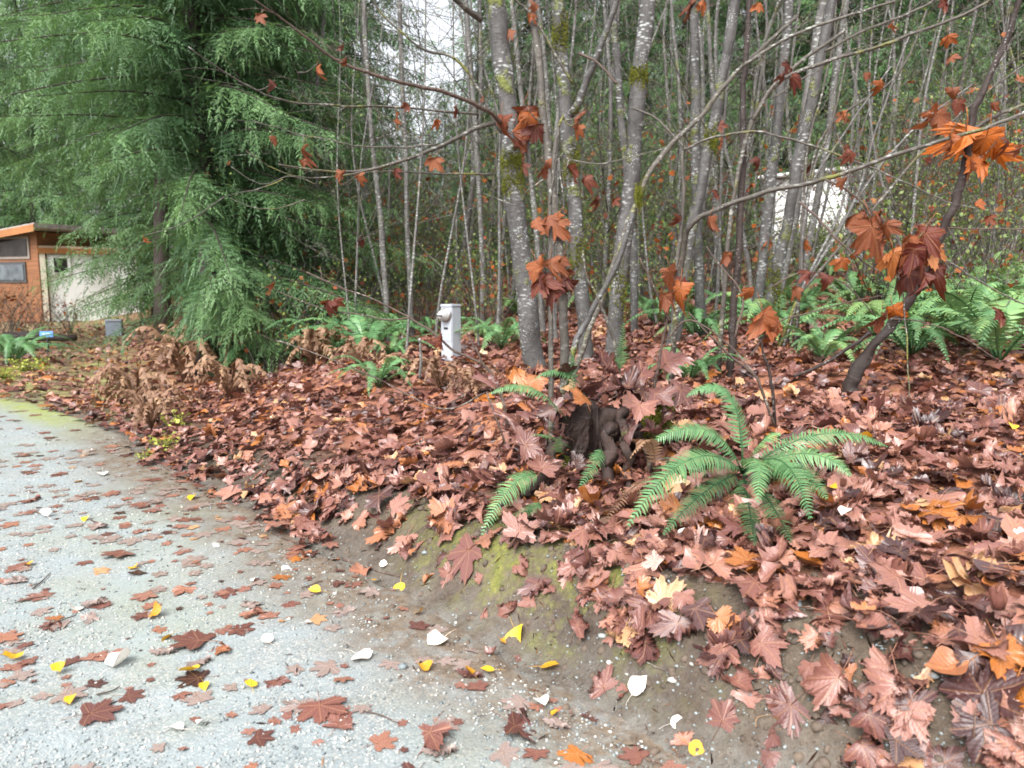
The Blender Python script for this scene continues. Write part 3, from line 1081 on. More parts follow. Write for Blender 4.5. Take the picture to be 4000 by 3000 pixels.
YEL = [(727, 2666, 105, .8, 'bright yellow leaf, largest of those on the lower left gravel', 1), (796, 2711, 62, .6, 'small folded yellow leaf touching the large yellow one on gravel', 0),
       (986, 2739, 75, .85, 'bright yellow leaf alone on bare gravel', 0), (283, 2769, 72, .5, 'ochre yellow leaf beside a large brown maple leaf on gravel', 0),
       (241, 2669, 80, .45, 'curled tan yellow leaf left of the big white leaf on gravel', 1), (60, 2597, 95, .4, 'ochre leaf at the left edge of the gravel', 1),
       (115, 2241, 60, .3, 'small ochre leaf on gravel at far left, halfway up the road', 0), (530, 2250, 62, .3, 'small ochre leaf on gravel in the middle of the road', 0),
       (305, 1903, 45, .8, 'small yellow leaf high on the road by the greenish gravel', 0), (344, 2048, 50, .8, 'small bright yellow leaf next to a white one on the upper road', 0),
       (675, 2518, 66, .3, 'ochre leaf among flattened brown leaves on the road', 0), (1254, 2350, 58, .55, 'yellow ochre leaf on the road near the bank foot', 0),
       (590, 2434, 85, .0, 'long curled orange tan leaf standing up on the gravel', 1), (760, 1953, 60, .5, 'yellow leaf lying at the road edge high up', 0),
       (1565, 2286, 76, .85, 'bright yellow leaf with reddish stalk at the foot of the soil bank', 0), (2008, 2470, 110, .9, 'large bright yellow leaf with dark holes at the road edge', 1),
       (1472, 2277, 48, .35, 'small ochre leaf left of the bright yellow one at the bank foot', 0), (1933, 2654, 70, .7, 'folded yellow leaf standing on the gravel below the bank', 0),
       (1954, 2518, 60, .1, 'small orange leaf touching the large holed yellow leaf', 0), (2111, 2624, 105, .25, 'tan yellow leaf lying on gravel below the mossy soil', 0),
       (1640, 2641, 85, .15, 'orange leaf above a brown leaf on the road', 1), (1845, 2678, 70, .1, 'orange brown leaf end on the gravel near the folded yellow leaf', 1),
       (1640, 2409, 62, .2, 'orange leaf at the road edge below the soil bank', 0), (2156, 2843, 50, .2, 'small orange leaf on gravel near the bottom edge', 0),
       (3950, 1711, 60, .9, 'bright yellow leaf on brown litter at the far right edge', 0), (3902, 1817, 66, .7, 'yellow leaf on brown litter, lower of two at the right edge', 0),
       (3402, 1774, 85, .15, 'orange yellow leaf on litter right of the big sword fern', 1), (3806, 2832, 66, .3, 'ochre yellow leaf on pinkish litter in the lower right corner', 1),
       (3230, 1960, 60, .4, 'ochre leaf on litter just below the big sword fern', 0), (2690, 2930, 90, .3, 'ochre leaf half on a brown one at the bottom edge', 0)]
for u, v, w, t, lab, mp in YEL:
    set_leaf('yellow_leaf', ME_YELM if mp else ME_YEL, u, v, w * (1.05 if mp else 1.35), t, lab, 'yellow fallen leaves', 0.35, 0.015)
PAL = [(446, 2657, 150, .8, 'large white leaf with raised edges on the lower left gravel', 1), (796, 2865, 58, .9, 'small white leaf near the bottom edge of the gravel', 0),
       (717, 2901, 90, .6, 'cream folded leaf beside a small white leaf at the bottom', 0), (301, 2422, 95, .6, 'cream leaf lying long on the left gravel', 0),
       (130, 2307, 38, .95, 'tiny white leaf on the far left gravel', 0), (187, 2045, 66, .8, 'white leaf on the upper left of the road', 0),
       (853, 2154, 45, .9, 'small white leaf in the middle of the road', 0), (1124, 2241, 60, .9, 'white leaf on a brown leaf near the bank foot', 0),
       (1190, 2470, 40, .95, 'tiny white leaf with upright stalk on the road', 0), (998, 2292, 50, .7, 'cream leaf left of a curled brown one on the road', 0),
       (1055, 2555, 72, .3, 'pale pinkish leaf on the road', 1), (1393, 2593, 120, .75, 'large cream leaf with raised corners on the middle gravel', 1),
       (1737, 2515, 130, .2, 'tan and cream curled leaf at the road edge', 1), (2105, 2771, 105, .97, 'white leaf with long stalk lying on lower gravel', 0),
       (2467, 2741, 120, 1.0, 'bright white oval leaf, upper of two by the soil bank', 0), (2617, 2859, 85, 1.0, 'bright white leaf, lower of two near the bottom edge', 0),
       (2316, 2159, 42, .9, 'small cream leaf on the overhanging brown clump', 0), (1514, 2219, 50, .4, 'cream leaf above the bright yellow one on the bank foot', 0),
       (1646, 1768, 76, .85, 'pale cream oval leaf on the leafy slope left of the stump', 0), (2955, 1693, 32, .95, 'tiny white leaf behind the big sword fern', 0),
       (3800, 1708, 60, .6, 'cream leaf on litter right of a dark curled leaf', 0), (2647, 2141, 46, .5, 'small cream leaf on the overhanging edge under the fern', 0),
       (3305, 2042, 82, .8, 'white leaf on dark litter right below the big fern', 0), (3968, 2181, 100, .7, 'white leaf at the right edge of the slope', 1),
       (3260, 2790, 90, .05, 'tan oval leaf beside a big brown leaf on soil', 0), (330, 1795, 60, .8, 'white leaf high on the road near the verge', 0),
       (400, 1868, 62, .7, 'cream leaf on the upper road right of the moss', 0)]
for u, v, w, t, lab, mp in PAL:
    set_leaf('pale_leaf', ME_PALEM if mp else ME_PALE, u, v, w * (1.0 if mp else 1.25), t, lab, 'white and cream fallen leaves', 0.32, 0.012)
BIG = [(355, 2835, 215, .36, 'large dark brown maple leaf spread on lower left gravel'), (1250, 2800, 230, .5, 'large reddish maple leaf lying flat near the bottom centre'),
       (2010, 2885, 240, .30, 'large dark crumpled maple leaf at the bottom edge'), (1680, 2910, 240, .46, 'long reddish maple leaf with pale stalk at the bottom'),
       (3090, 2790, 230, .33, 'plum brown maple leaf lying on bare soil, lower right'), (3440, 2690, 250, .10, 'very dark folded maple leaf on the lower right litter'),
       (3560, 2850, 210, .72, 'orange brown maple leaf overlapping mossy soil, lower right'), (3010, 2530, 280, .66, 'big light brown creased maple leaf at the litter edge'),
       (2830, 2510, 230, .30, 'dark plum maple leaf hanging over the soil edge'), (2880, 2680, 200, .5, 'reddish maple leaf drooping down the soil below the plum one'),
       (2500, 2490, 270, .45, 'reddish star shaped maple leaf lying on the soil bank'), (2520, 2540, 200, .28, 'dark maple leaf under the star shaped one on soil'),
       (2290, 2190, 230, .52, 'broad brown maple leaf, left of the overhanging clump'), (2440, 2180, 260, .58, 'broad glossy maple leaf on the overhanging clump'),
       (2520, 2230, 220, .7, 'folded tan maple leaf at the right of the overhanging clump'), (3600, 1695, 200, .05, 'blackish red curled maple leaf standing on the upper right litter'),
       (3760, 2080, 220, .82, 'bright rust maple leaf on the right slope'), (3900, 2700, 260, .55, 'pinkish brown maple leaf in the lower right corner'),
       (3500, 2330, 240, .6, 'broad pinkish maple leaf in the middle of the right slope'), (2100, 2290, 150, .3, 'small plum maple leaf stuck on the mossy soil'),
       (1750, 2250, 120, .5, 'crumpled reddish leaf stuck on the soil left of the moss'), (2000, 2400, 150, .5, 'brown maple leaf above the large yellow one'),
       (2820, 2840, 190, .42, 'brown folded maple leaf on the soil near the bottom'), (480, 2190, 150, .5, 'reddish flat leaf pair on the middle of the road'),
       (780, 2545, 220, .4, 'cluster forming brown maple leaf in the middle of the gravel')]
for u, v, w, t, lab in BIG:
    flat = v < 2900 and u < 1400
    set_leaf('maple_leaf', ME_FLAT if flat else ME_HI[1:12], u, v, w, t, lab, 'fallen brown maple leaves', 0.06 if flat else 0.22, 0.012)

# loose pebbles that can be picked out on the soil and gravel
ME_ROCK = [mesh_from('pebble', V, Fc, MAT_STONE) for V, Fc in ROCKS]
PEB = [(2625, 2680, 46, .75, 'grey oval pebble on the soil beside the bright white leaf'), (2380, 2610, 30, .9, 'pale pebble above the white oval leaf'),
       (3230, 2750, 52, .9, 'tan rounded stone beside the plum leaf on soil'), (1215, 2185, 30, .7, 'pebble at the foot of the bank left of a yellow leaf'),
       (1660, 2170, 30, .35, 'bluish pebble stuck in the soil bank'), (2590, 2410, 18, 1.0, 'tiny white pebble on the soil bank'), (1815, 2127, 16, 1.0, 'tiny white pebble high on the soil bank'),
       (2350, 2500, 40, .6, 'flat grey stone under the star shaped leaf'), (1570, 2640, 50, .2, 'dark grey stone under a brown leaf on the road'), (1310, 2350, 22, .85, 'light pebble by the road edge'),
       (2700, 2610, 24, .8, 'small tan pebble below the drooping leaf'), (2450, 2640, 20, .7, 'small grey pebble on gravel above the white leaf'),
       (3110, 2370, 52, .35, 'blue grey flat stone on the brown litter'), (3650, 2660, 40, .6, 'grey stone among litter in the lower right'), (3430, 2850, 34, .6, 'grey stone on mossy soil, lower right'),
       (2280, 2030, 22, .8, 'small pebble at the top of the soil bank'), (1900, 2690, 24, .65, 'grey pebble on gravel near the folded yellow leaf'), (1130, 2450, 22, .8, 'tan pebble on the middle road'),
       (950, 2720, 24, .7, 'grey pebble on the lower gravel beside the lone yellow leaf'), (1780, 2440, 20, .9, 'pale pebble at the road edge below the moss')]
for k, (u, v, w, t, lab) in enumerate(PEB):
    p = G(u, v)
    dep = to_px(p)[2]
    r = w * dep / F_PX / 2
    zz, _ = surf(p[:1], p[1:2])
    o = add('pebble', ME_ROCK[k % 4], None, (p[0], p[1], zz[0] + r * 0.22), (random.uniform(-.2, .2), random.uniform(-.2, .2), random.random() * 6), r)
    o['tint'] = t
    tag(o, lab, 'pebble', 'pebbles on the soil and road')

n = 9000
yy = 1.8 + 6.0 * RNG.random(n) ** 1.4
xx = (RNG.random(n) * 1.7 - 0.85) * (yy + 0.3)
zz, ss = surf(xx, yy)
k = (ss > -0.12) & (ss < .75) & in_view(xx, yy, zz, 200, 200)
xx, yy, zz = xx[k], yy[k], zz[k]
bag = Bag()
m = len(xx)
sz = 0.006 + 0.022 * RNG.random(m) ** 3
bag.many(*ROCKS[1], rot_from(surf_normal(xx, yy) + 0.5 * RNG.standard_normal((m, 3)), RNG.random(m) * 6.28) * sz[:, None, None], np.stack([xx, yy, zz - sz * .1], 1))
tag(add('soil_clods', bag.mesh('soil_clods', m_plain('soil_clod', (0.085, 0.063, 0.046), .8, 0, .45, 7))), 'loose brown clods of soil on the bank face', 'soil', kind='stuff')

# crumbs of bark, needles and leaf bits on the bare soil and along the road edge
n = 9000
yy = 1.8 + 7.0 * RNG.random(n) ** 1.4
xx = (RNG.random(n) * 1.7 - 0.85) * (yy + 0.3)
zz, ss = surf(xx, yy)
k = (ss > -0.5) & (ss < 1.0) & in_view(xx, yy, zz, 200, 200) & (RNG.random(n) < np.where(ss < -.05, .25, .9))
k |= (ss < -0.5) & in_view(xx, yy, zz, 200, 200) & (RNG.random(n) < 0.10)
xx, yy, zz = xx[k], yy[k], zz[k]
bag = Bag()
m = len(xx)
nv = np.array([(-1, 0, 0), (1, 0.05, 0), (0, .10, .08), (0, -.10, .02)], float)
nf = np.array([(0, 3, 2), (1, 2, 3), (0, 2, 3), (1, 3, 2)])
sz = 0.010 + 0.03 * RNG.random(m) ** 3
bag.many(nv, nf, rot_from(surf_normal(xx, yy) + 0.2 * RNG.standard_normal((m, 3)), RNG.random(m) * 6.28) * sz[:, None, None], np.stack([xx, yy, zz + 0.003], 1),
         np.where(RNG.random(m) < .2, .95, RNG.uniform(0, .6, m)))
tag(add('leaf_crumbs', bag.mesh('leaf_crumbs', MAT_LEAF, uv=True)), 'small bits of leaf and bark on the soil', 'debris', kind='stuff')


# ------------------------------------------------------------------ ferns
def frond(base, ctrl, tip, width, pairs=30, roll=0.0, droop=0.5, seed=0, ragged=False, start=0.12):
    """one fern frond: a bowed rachis with tapering leaflets on both sides"""
    g = np.random.default_rng(seed)
    base, ctrl, tip = (np.asarray(a, float) for a in (base, ctrl, tip))
    L = np.linalg.norm(ctrl - base) + np.linalg.norm(tip - ctrl)

    def at(t):
        t = np.asarray(t)[:, None]
        return (1 - t) ** 2 * base + 2 * t * (1 - t) * ctrl + t ** 2 * tip

    def tan(t):
        t = np.asarray(t)[:, None]
        return unit(2 * (1 - t) * (ctrl - base) + 2 * t * (tip - ctrl))
    rt = np.linspace(0, 1, 9)
    bag = Bag()
    rv, rf = tube(at(rt), np.linspace(0.0045, 0.0012, 9) * max(0.5, L / 0.7), 3)
    bag.put(rv, rf, 0.15)
    t = np.linspace(start, 0.985, pairs)
    pos, T = at(t), tan(t)
    side = unit(np.cross(T, np.array([0, 0, 1.0])) + 1e-6)
    nrm_ = np.cross(side, T)
    if roll:
        side = side * math.cos(roll) + nrm_ * math.sin(roll)
        nrm_ = np.cross(side, T)
    q = (t - start) / (1 - start)
    prof = np.clip(np.minimum(0.55 + q * 2.2, 1.0), 0, 1) * (1 - q ** 2.2) ** 0.8 + 0.05
    step = L * (1 - start) / pairs
    for sg in (-1, 1):
        ln = width * prof * (1 + 0.12 * g.standard_normal(pairs)) * np.where(g.random(pairs) < .05, .35, 1) * (g.uniform(.35, 1.15, pairs) if ragged else 1)
        ang = 0.28 + 0.25 * q + 0.06 * g.standard_normal(pairs)
        dr = side * sg * np.cos(ang)[:, None] + T * np.sin(ang)[:, None]
        if ragged:
            dr = unit(dr + .35 * g.standard_normal((pairs, 3)))
        dn_ = -nrm_ * droop * (0.6 + 0.6 * g.random(pairs))[:, None]
        b0 = pos - T * step * 0.30
        b1 = pos + T * step * 0.30
        mid = pos + dr * ln[:, None] * 0.55 + dn_ * ln[:, None] * 0.2
        m0, m1 = mid - T * step * 0.24, mid + T * step * 0.28
        tp = pos + dr * ln[:, None] + dn_ * ln[:, None] * 0.75 + T * ln[:, None] * 0.08
        V = np.stack([b0, b1, m0, m1, tp], 1).reshape(-1, 3)
        o = (np.arange(pairs) * 5)[:, None]
        if sg > 0:
            Fc = np.vstack([o + np.array([[0, 2, 1]]), o + np.array([[1, 2, 3]]), o + np.array([[2, 4, 3]])])
        else:
            Fc = np.vstack([o + np.array([[0, 1, 2]]), o + np.array([[1, 3, 2]]), o + np.array([[2, 3, 4]])])
        bag.put(V, Fc, np.repeat(np.clip(0.45 + 0.1 * g.standard_normal(pairs), 0, 1), 5))
    return bag


def fern_at(base, fronds, label, mat=MAT_FERN, name='sword_fern', group='sword ferns'):
    """fronds: list of (ctrl, tip, width, pairs, roll, tint) in world coordinates, or with own base as 7th"""
    t = thing(name, label, 'fern', base, group)
    for k, fr in enumerate(fronds):
        b = base if len(fr) < 7 else fr[6]
        B = frond(np.asarray(b) - base, np.asarray(fr[0]) - base, np.asarray(fr[1]) - base, fr[2], fr[3], fr[4], seed=k + int(abs(base[0]) * 100))
        o = add('frond', B.mesh('frond', mat), t)
        o['tint'] = fr[5]
    return t


# the big fern in front of the stump
fb = G(2900, 1905) + np.array([0, 0, .07])
y0 = fb[1]


def px_fr(ctrl, tip, w, pairs=38, roll=0.0, tint=0.1, base=None):
    t_, y_ = P(*tip), tip[2]
    while t_[2] < surf(t_[:1], t_[1:2])[0][0] + 0.12 and y_ > tip[2] - .5:      # the tip stays clear of the litter
        y_ -= 0.02
        t_ = P(tip[0], tip[1], y_)
    f_ = (P(*ctrl), t_, w, pairs, roll, tint)
    return f_ if base is None else f_ + (P(*base),)


hero = [px_fr((2905, 1390, y0 + .10), (2680, 1550, y0 + .02), .078, 44, .55, .14), px_fr((2790, 1570, y0 - .05), (2545, 1730, y0 - .10), .092, 44, .6, .12),
        px_fr((2700, 1640, y0 - .25), (2450, 2060, y0 - .42), .100, 50, .55, .16), px_fr((2750, 1880, y0 - .35), (2590, 2090, y0 - .5), .070, 40, .5, -.16),
        px_fr((2985, 1690, y0 - .25), (2960, 1965, y0 - .5), .095, 34, .1, .18), px_fr((3090, 1680, y0 - .2), (3165, 2030, y0 - .45), .100, 44, -.5, .14),
        px_fr((3180, 1690, y0 - .05), (3325, 1860, y0 - .2), .088, 42, -.55, .18), px_fr((3200, 1600, y0 + .05), (3470, 1745, y0 + .0), .080, 48, -.5, .20),
        px_fr((2960, 1700, y0 - .1), (3045, 1690, y0 - .08), .085, 26, -.2, .22), px_fr((2830, 1740, y0 - .15), (2590, 1830, y0 - .25), .085, 40, .6, .04),
        px_fr((2930, 1980, y0 - .3), (2950, 2130, y0 - .45), .080, 32, .1, -.20), px_fr((3030, 1960, y0 - .3), (3090, 2120, y0 - .45), .075, 30, -.1, -.22),
        px_fr((3120, 1760, y0 - .2), (3230, 1950, y0 - .35), .085, 38, -.5, .06)]
fern_at(fb, hero, 'largest bright green sword fern, in front of the stump on the bank')
# ferns rooted in the stump
sb = P(2330, 1800, 4.25)
stump_fr = [px_fr((2080, 1440, 4.05), (1908, 1540, 4.0), 0.065, 36, .5, .15, (2215, 1640, 4.2)), px_fr((1990, 1830, 3.85), (1882, 2092, 3.7), 0.078, 34, .5, .18, (2120, 1850, 4.0)),
            px_fr((2150, 1680, 4.0), (2075, 1700, 3.95), 0.046, 22, .0, .0, (2240, 1760, 4.1)), px_fr((2160, 1760, 3.95), (2190, 1700, 3.9), 0.042, 20, .0, .1, (2200, 1770, 4.0)),
            px_fr((2350, 1780, 3.95), (2255, 1915, 3.85), 0.052, 24, .5, .0, (2350, 1750, 4.1)), px_fr((2100, 1980, 3.8), (1985, 2020, 3.7), 0.046, 22, .4, -.05, (2110, 1960, 3.85)),
            px_fr((2430, 1400, 4.5), (2435, 1262, 4.4), 0.046, 24, .2, .1, (2415, 1450, 4.5)), px_fr((2230, 1480, 4.35), (2237, 1385, 4.3), 0.052, 22, .1, .15, (2250, 1560, 4.35)),
            px_fr((2200, 1400, 4.3), (2090, 1480, 4.25), 0.052, 26, .5, .1, (2280, 1520, 4.4))]
fern_at(sb, stump_fr, 'small sword fern with few fronds growing from the mossy stump')
db = P(2560, 1850, 3.75)
fern_at(db, [px_fr((2560, 1620, 3.7), (2460, 1790, 3.6), .055, 22, -.4, .25), px_fr((2500, 1640, 3.75), (2490, 1760, 3.7), .050, 20, -.2, .1), px_fr((2440, 1900, 3.7), (2350, 2060, 3.6), .045, 24, 0, -.3)],
        'dried tan fern fronds between the stump and the big fern', MAT_DEADFERN, 'dead_fern', 'dead brown ferns')


def fern_proto(seed, n, L, w, mat, pairs=24, spread=1.0, up=0.55, droop=.5):
    g = np.random.default_rng(seed)
    out = []
    for k in range(n):
        a = 2 * math.pi * k / n + g.uniform(-.3, .3)
        l = L * g.uniform(.7, 1.1)
        d = np.array([math.cos(a), math.sin(a), 0])
        sp = spread * g.uniform(.6, 1.1)
        c = d * l * 0.38 * sp + np.array([0, 0, l * up * g.uniform(.8, 1.35)])
        t = d * l * 0.92 * sp + np.array([0, 0, l * g.uniform(-.08, .38)])
        out.append(frond((0, 0, 0), c, t, w * g.uniform(.8, 1.1), pairs, g.uniform(-.5, .5) if droop > .6 else g.uniform(-.2, .2), droop, seed=seed * 31 + k, ragged=droop > .6).mesh('frond', mat))
    return out


FERN_P = [fern_proto(s, n, 1.0, .095, MAT_FERN, 32) for s, n in ((1, 13), (2, 15), (3, 11))]
DEAD_P = [fern_proto(s, n, .95, .12, MAT_DEADFERN, 17, 0.8, .9, .8) for s, n in ((11, 16), (12, 14), (13, 15))]


def plant_fern(protos, k, u, v, scale, label, name, group, tint=0.0):
    p = G(u, v)
    t = thing(name, label, 'fern', p, group, random.random() * 6.28, scale)
    for me in protos[k % len(protos)]:
        o = add('frond', me, t)
        o['tint'] = tint + random.uniform(-.22, .16)
    return t


FERNS = [(1000, 1440, 1.15, 'dense sword fern under the brown fronds by the evergreen', .0), (1130, 1420, 1.0, 'sword fern right of the brown frond heap', .05), (1290, 1400, .95, 'sword fern in the row halfway to the grey meter pedestal', .1),
         (1430, 1390, .95, 'sword fern in the row just left of two thin grey trunks', .1), (1530, 1400, .9, 'sword fern directly left of the grey meter pedestal', .15), (1480, 1520, .6, 'small sword fern on the leafy slope in front of the row', .1),
         (1650, 1310, .9, 'sword fern behind the left side of the grey meter pedestal', .2), (1890, 1330, .9, 'sword fern right behind the grey meter pedestal', .2), (1960, 1370, .7, 'small sword fern beside the thick alder base', .15),
         (2720, 1330, .8, 'sword fern between the alder bases', .1), (3030, 1330, .9, 'sword fern left of the leaning dark sapling, lower one', .15), (3130, 1240, .85, 'sword fern behind the leaning sapling base', .2),
         (3330, 1200, .9, 'sword fern below the white shed', .2), (3480, 1170, .8, 'sword fern right of the dark leaf clump', .25), (3660, 1230, .9, 'sword fern right of the leaning dark sapling', .2),
         (3560, 1400, .85, 'darker sword fern close behind the leaning sapling base', .0), (3760, 1330, 1.0, 'broad sword fern on the right slope, middle of the row', .2), (3900, 1430, 1.1, 'large arching sword fern at the right edge', .2),
         (3960, 1280, .9, 'sword fern at the right edge above the large arching one', .25), (3880, 1060, 1.0, 'yellow green sword fern high at the right edge', .4), (3990, 980, .9, 'yellow green fern, topmost at the right edge', .42),
         (3600, 1060, .8, 'sword fern far up the slope right of the white shed', .25), (2880, 1240, .8, 'sword fern behind the dark thin trunk', .15), (2560, 1270, .8, 'sword fern behind the mossy alder trunks', .2),
         (2350, 1220, .9, 'yellowish sword fern far behind the stump', .35), (60, 1420, 1.2, 'sword fern beside the drive at the left edge', .1), (1330, 1250, .9, 'sword fern far back in the thicket', .2), (1780, 1240, .9, 'yellow green fern far behind the meter pedestal', .4),
         (2690, 1500, .55, 'small fern hidden among the litter right of the stump', .0), (3210, 1420, .6, 'small sword fern at the foot of the leaning sapling', .1),
         (3430, 1330, .95, 'bright sword fern between the leaning sapling and the vine', .25), (3840, 1190, 1.0, 'bright sword fern halfway up the right edge', .3), (3720, 1120, .9, 'sword fern behind the orange leaf clump stem', .3), (3250, 1080, .8, 'sword fern right under the white shed', .25),
         (3050, 1160, .8, 'sword fern at the foot of the flecked alder', .2), (2700, 1170, .8, 'sword fern behind the leaning lichen alder', .3), (2480, 1160, .9, 'yellow green sword fern in the gap right of the stump', .4), (1200, 1330, 1.0, 'sword fern at the foot of the olive shrub', .1),
         (1380, 1310, 1.0, 'sword fern behind the fern row, left', .2), (1520, 1290, 1.0, 'sword fern behind the fern row, right', .25), (2020, 1230, .9, 'sword fern behind the thickest alder', .3), (1060, 1400, 1.1, 'sword fern among the tan bracken', .1), (1250, 1370, 1.0, 'sword fern behind the rusty low bracken', .2), (1450, 1340, .9, 'sword fern close behind the thin tan bracken', .25), (3980, 1150, 1.0, 'sword fern at the right edge in the upper row', .3), (3560, 1240, .9, 'sword fern under the dark leaf clump', .2)]
for k, (u, v, s, lab, ti) in enumerate(FERNS):
    plant_fern(FERN_P, k, u, v, s * (.8 if 1500 < u < 1950 else 1.3), lab, 'sword_fern', 'sword ferns', ti + (.16 if u > 3000 else .08))
DEADS = [(530, 1600, .75, 'dead tan bracken slumped at the drive corner, lowest one'), (590, 1680, .55, 'rusty dead bracken lying by the road edge'), (720, 1500, .95, 'brown drooping bracken left of the green fern'),
         (830, 1430, .95, 'pinkish brown bracken heap under the evergreen'), (1060, 1330, .9, 'tan bracken arching over the dense sword fern'), (1130, 1300, .9, 'tall tan bracken in front of the evergreen trunk'),
         (900, 1560, .7, 'low brown bracken on the slope below the green fern'), (1720, 1530, .55, 'thin tan bracken at the foot of the grey meter pedestal'), (1560, 1480, .5, 'small tan bracken left of the meter pedestal foot'), (1850, 1560, .5, 'olive tan bracken right of the meter pedestal foot'),
         (960, 1440, .9, 'tan bracken right beside the dense sword fern'), (1090, 1390, 1.0, 'tall tan bracken over the fern row start'), (1230, 1430, .7, 'rusty bracken low in the fern row'), (1400, 1440, .6, 'thin tan bracken below the slim alders'), (700, 1400, .7, 'brown bracken at the foot of the evergreen by the drive')]
for k, (u, v, s, lab) in enumerate(DEADS):
    plant_fern(DEAD_P, k, u, v, s * (1.35 if u < 1300 else 1.0), lab, 'dead_fern', 'dead brown ferns', random.uniform(-.05, .3))

# ------------------------------------------------------------------ alders and saplings that stand close
BR = []          # (points, owner) of every near branch: hanging leaves are tied to these


def px_curve(pl, ys, per=6):
    """pixel polyline + distances -> smooth points in the place"""
    n = len(pl)
    ys = np.interp(np.linspace(0, 1, n), np.linspace(0, 1, len(ys)), ys)
    return catmull(np.array([P(u, v, y) for (u, v), y in zip(pl, ys)]), per)


def wr(px, y):
    return px * y / F_PX / 2


def jitter(pts, amp, seed):
    g = np.random.default_rng(seed)
    n = len(pts)
    j = np.stack([vnoise(np.arange(n) * .55 + k * 7.7, np.zeros(n) + seed, seed % 90) - .5 for k in range(3)], 1)
    j[0] = 0
    return pts + j * amp


def branch(owner, pl, ys, w0, w1, mat=None, name='branch', sides=5, seed=1, amp=0.012, twigs=0, tw_len=.35):
    mat = mat or MAT_TWIG
    pts = jitter(px_curve(pl, ys, 7), amp, seed)
    if name == 'stem':
        g_ = hz(pts[0][0], pts[0][1])
        if pts[0][2] > g_ - .04:
            d_ = unit(pts[0] - pts[4])
            d_ = unit(np.array([d_[0] * .5, d_[1] * .5, -1.0]))
            pts = np.vstack([[pts[0] + d_ * (pts[0][2] - g_ + .06) / -d_[2]], pts])
    y = np.mean(ys)
    rad = np.linspace(wr(w0 * .82, y), wr(w1 * .82, y), len(pts))
    loc = np.array(owner.location)
    B = Bag()
    B.put(*tube(pts - loc, rad, sides))
    o = add(name, B.mesh(name, mat), owner)
    BR.append((pts, owner))
    g = np.random.default_rng(seed + 5)
    if twigs:
        for k in range(twigs):
            T = Bag()
            i = int(g.uniform(.2, .97) * (len(pts) - 2))
            d = unit(pts[i + 1] - pts[i])
            r = unit(d * 0.9 + 0.75 * unit(g.standard_normal(3)) + np.array([0, 0, .25]))
            l = tw_len * g.uniform(.5, 1.3)
            q = np.array([pts[i], pts[i] + r * l * .5 + np.array([0, 0, .03 * l]), pts[i] + r * l + np.array([0, 0, .16 * l]) * g.uniform(-1, 1)])
            q = catmull(q, 4)
            T.put(*tube(q - loc, np.linspace(.0032, .0013, len(q)), 3))
            BR.append((q, owner))
            add('twig', T.mesh('twig', mat), o)
    return o


def alder(label, pl, widths, y, mat=MAT_ALDER, lean_y=0.0, moss=(), name='alder_tree', cat='tree', group='alders near the bank', top=9.5, sides=14, seed=0):
    """pl runs from the foot upwards in pixels"""
    n = len(pl)
    pts = [P(u, v, y + lean_y * k / max(1, n - 1)) for k, (u, v) in enumerate(pl)]
    w = [wr(a * .68, y) for a in np.interp(np.linspace(0, 1, n), np.linspace(0, 1, len(widths)), widths)]
    foot = pts[0].copy()
    g = hz(foot[0], foot[1])
    if foot[2] > g - 0.05:
        d = unit(pts[0] - pts[1])
        k = (foot[2] - g + 0.08) / max(0.3, -d[2])
        pts.insert(0, foot + d * k)
        w.insert(0, w[0] * 1.25)
    if top and pts[-1][2] < top:
        d = unit(pts[-1] - pts[-2])
        d = unit(d + np.array([0, 0, .35]))
        while pts[-1][2] < top:
            pts.append(pts[-1] + d * 1.3)
            w.append(w[-1] * .86)
    base = np.array([pts[0][0], pts[0][1], pts[0][2]])
    t = thing(name, label, cat, base, group)
    sm = jitter(catmull(np.array(pts), 7), 0.012 + w[0] * .12, seed + 3)
    rw = np.interp(np.linspace(0, 1, len(sm)), np.linspace(0, 1, len(w)), w)
    B = Bag()
    B.put(*tube(sm - base, rw, sides, 0.16, seed + 1))
    add('trunk', B.mesh('trunk', mat), t)
    BR.append((sm, t))
    if top and top > 8:
        C = Bag()
        gg = np.random.default_rng(seed + 77)
        for q in range(12):
            i = int(gg.uniform(.62, .98) * (len(sm) - 1))
            a = gg.random() * 6.28
            l = gg.uniform(.9, 1.9)
            d = np.array([math.cos(a), math.sin(a), .75])
            e = catmull(np.array([sm[i], sm[i] + d * l * .5, sm[i] + d * l + np.array([0, 0, .3])]), 4)
            C.put(*tube(e - base, np.linspace(rw[i] * .35, .004, len(e)), 4))
        add('crown', C.mesh('crown', MAT_TWIG), t)
    for (u, v, wpx, hpx) in moss:
        c = P(u, v, y)
        i = np.argmin(np.linalg.norm(sm - c, axis=1))
        moss_pad(t, sm[i], rw[i], wr(hpx, y) * 2, seed + i)
    return t


def moss_pad(owner, c, r, h, seed):
    """a ragged collar of moss tufts round a stem"""
    g = np.random.default_rng(seed)
    n = 520
    a = g.normal(-1.57, 1.0, n)
    z = g.normal(0, h * .42, n)
    dirv = np.stack([np.cos(a), np.sin(a), g.normal(0.1, .45, n)], 1)
    base = np.asarray(c)[None] - np.array(owner.location)[None] + np.stack([np.cos(a) * r * 1.0, np.sin(a) * r * 1.0, z], 1)
    sz = (0.012 + .016 * g.random(n))
    M_ = rot_from(unit(dirv), g.random(n) * 6.28) * sz[:, None, None]
    tv = np.array([(-.3, -.2, -.2), (.3, -.2, -.2), (0, .35, -.2), (0, 0, 1.1)])
    tf = np.array([(0, 1, 3), (1, 2, 3), (2, 0, 3), (0, 2, 1)])
    B = Bag()
    B.many(tv, tf, M_, base)
    o = add('moss', B.mesh('moss', MAT_MOSS), owner)
    o['kind'] = 'stuff'


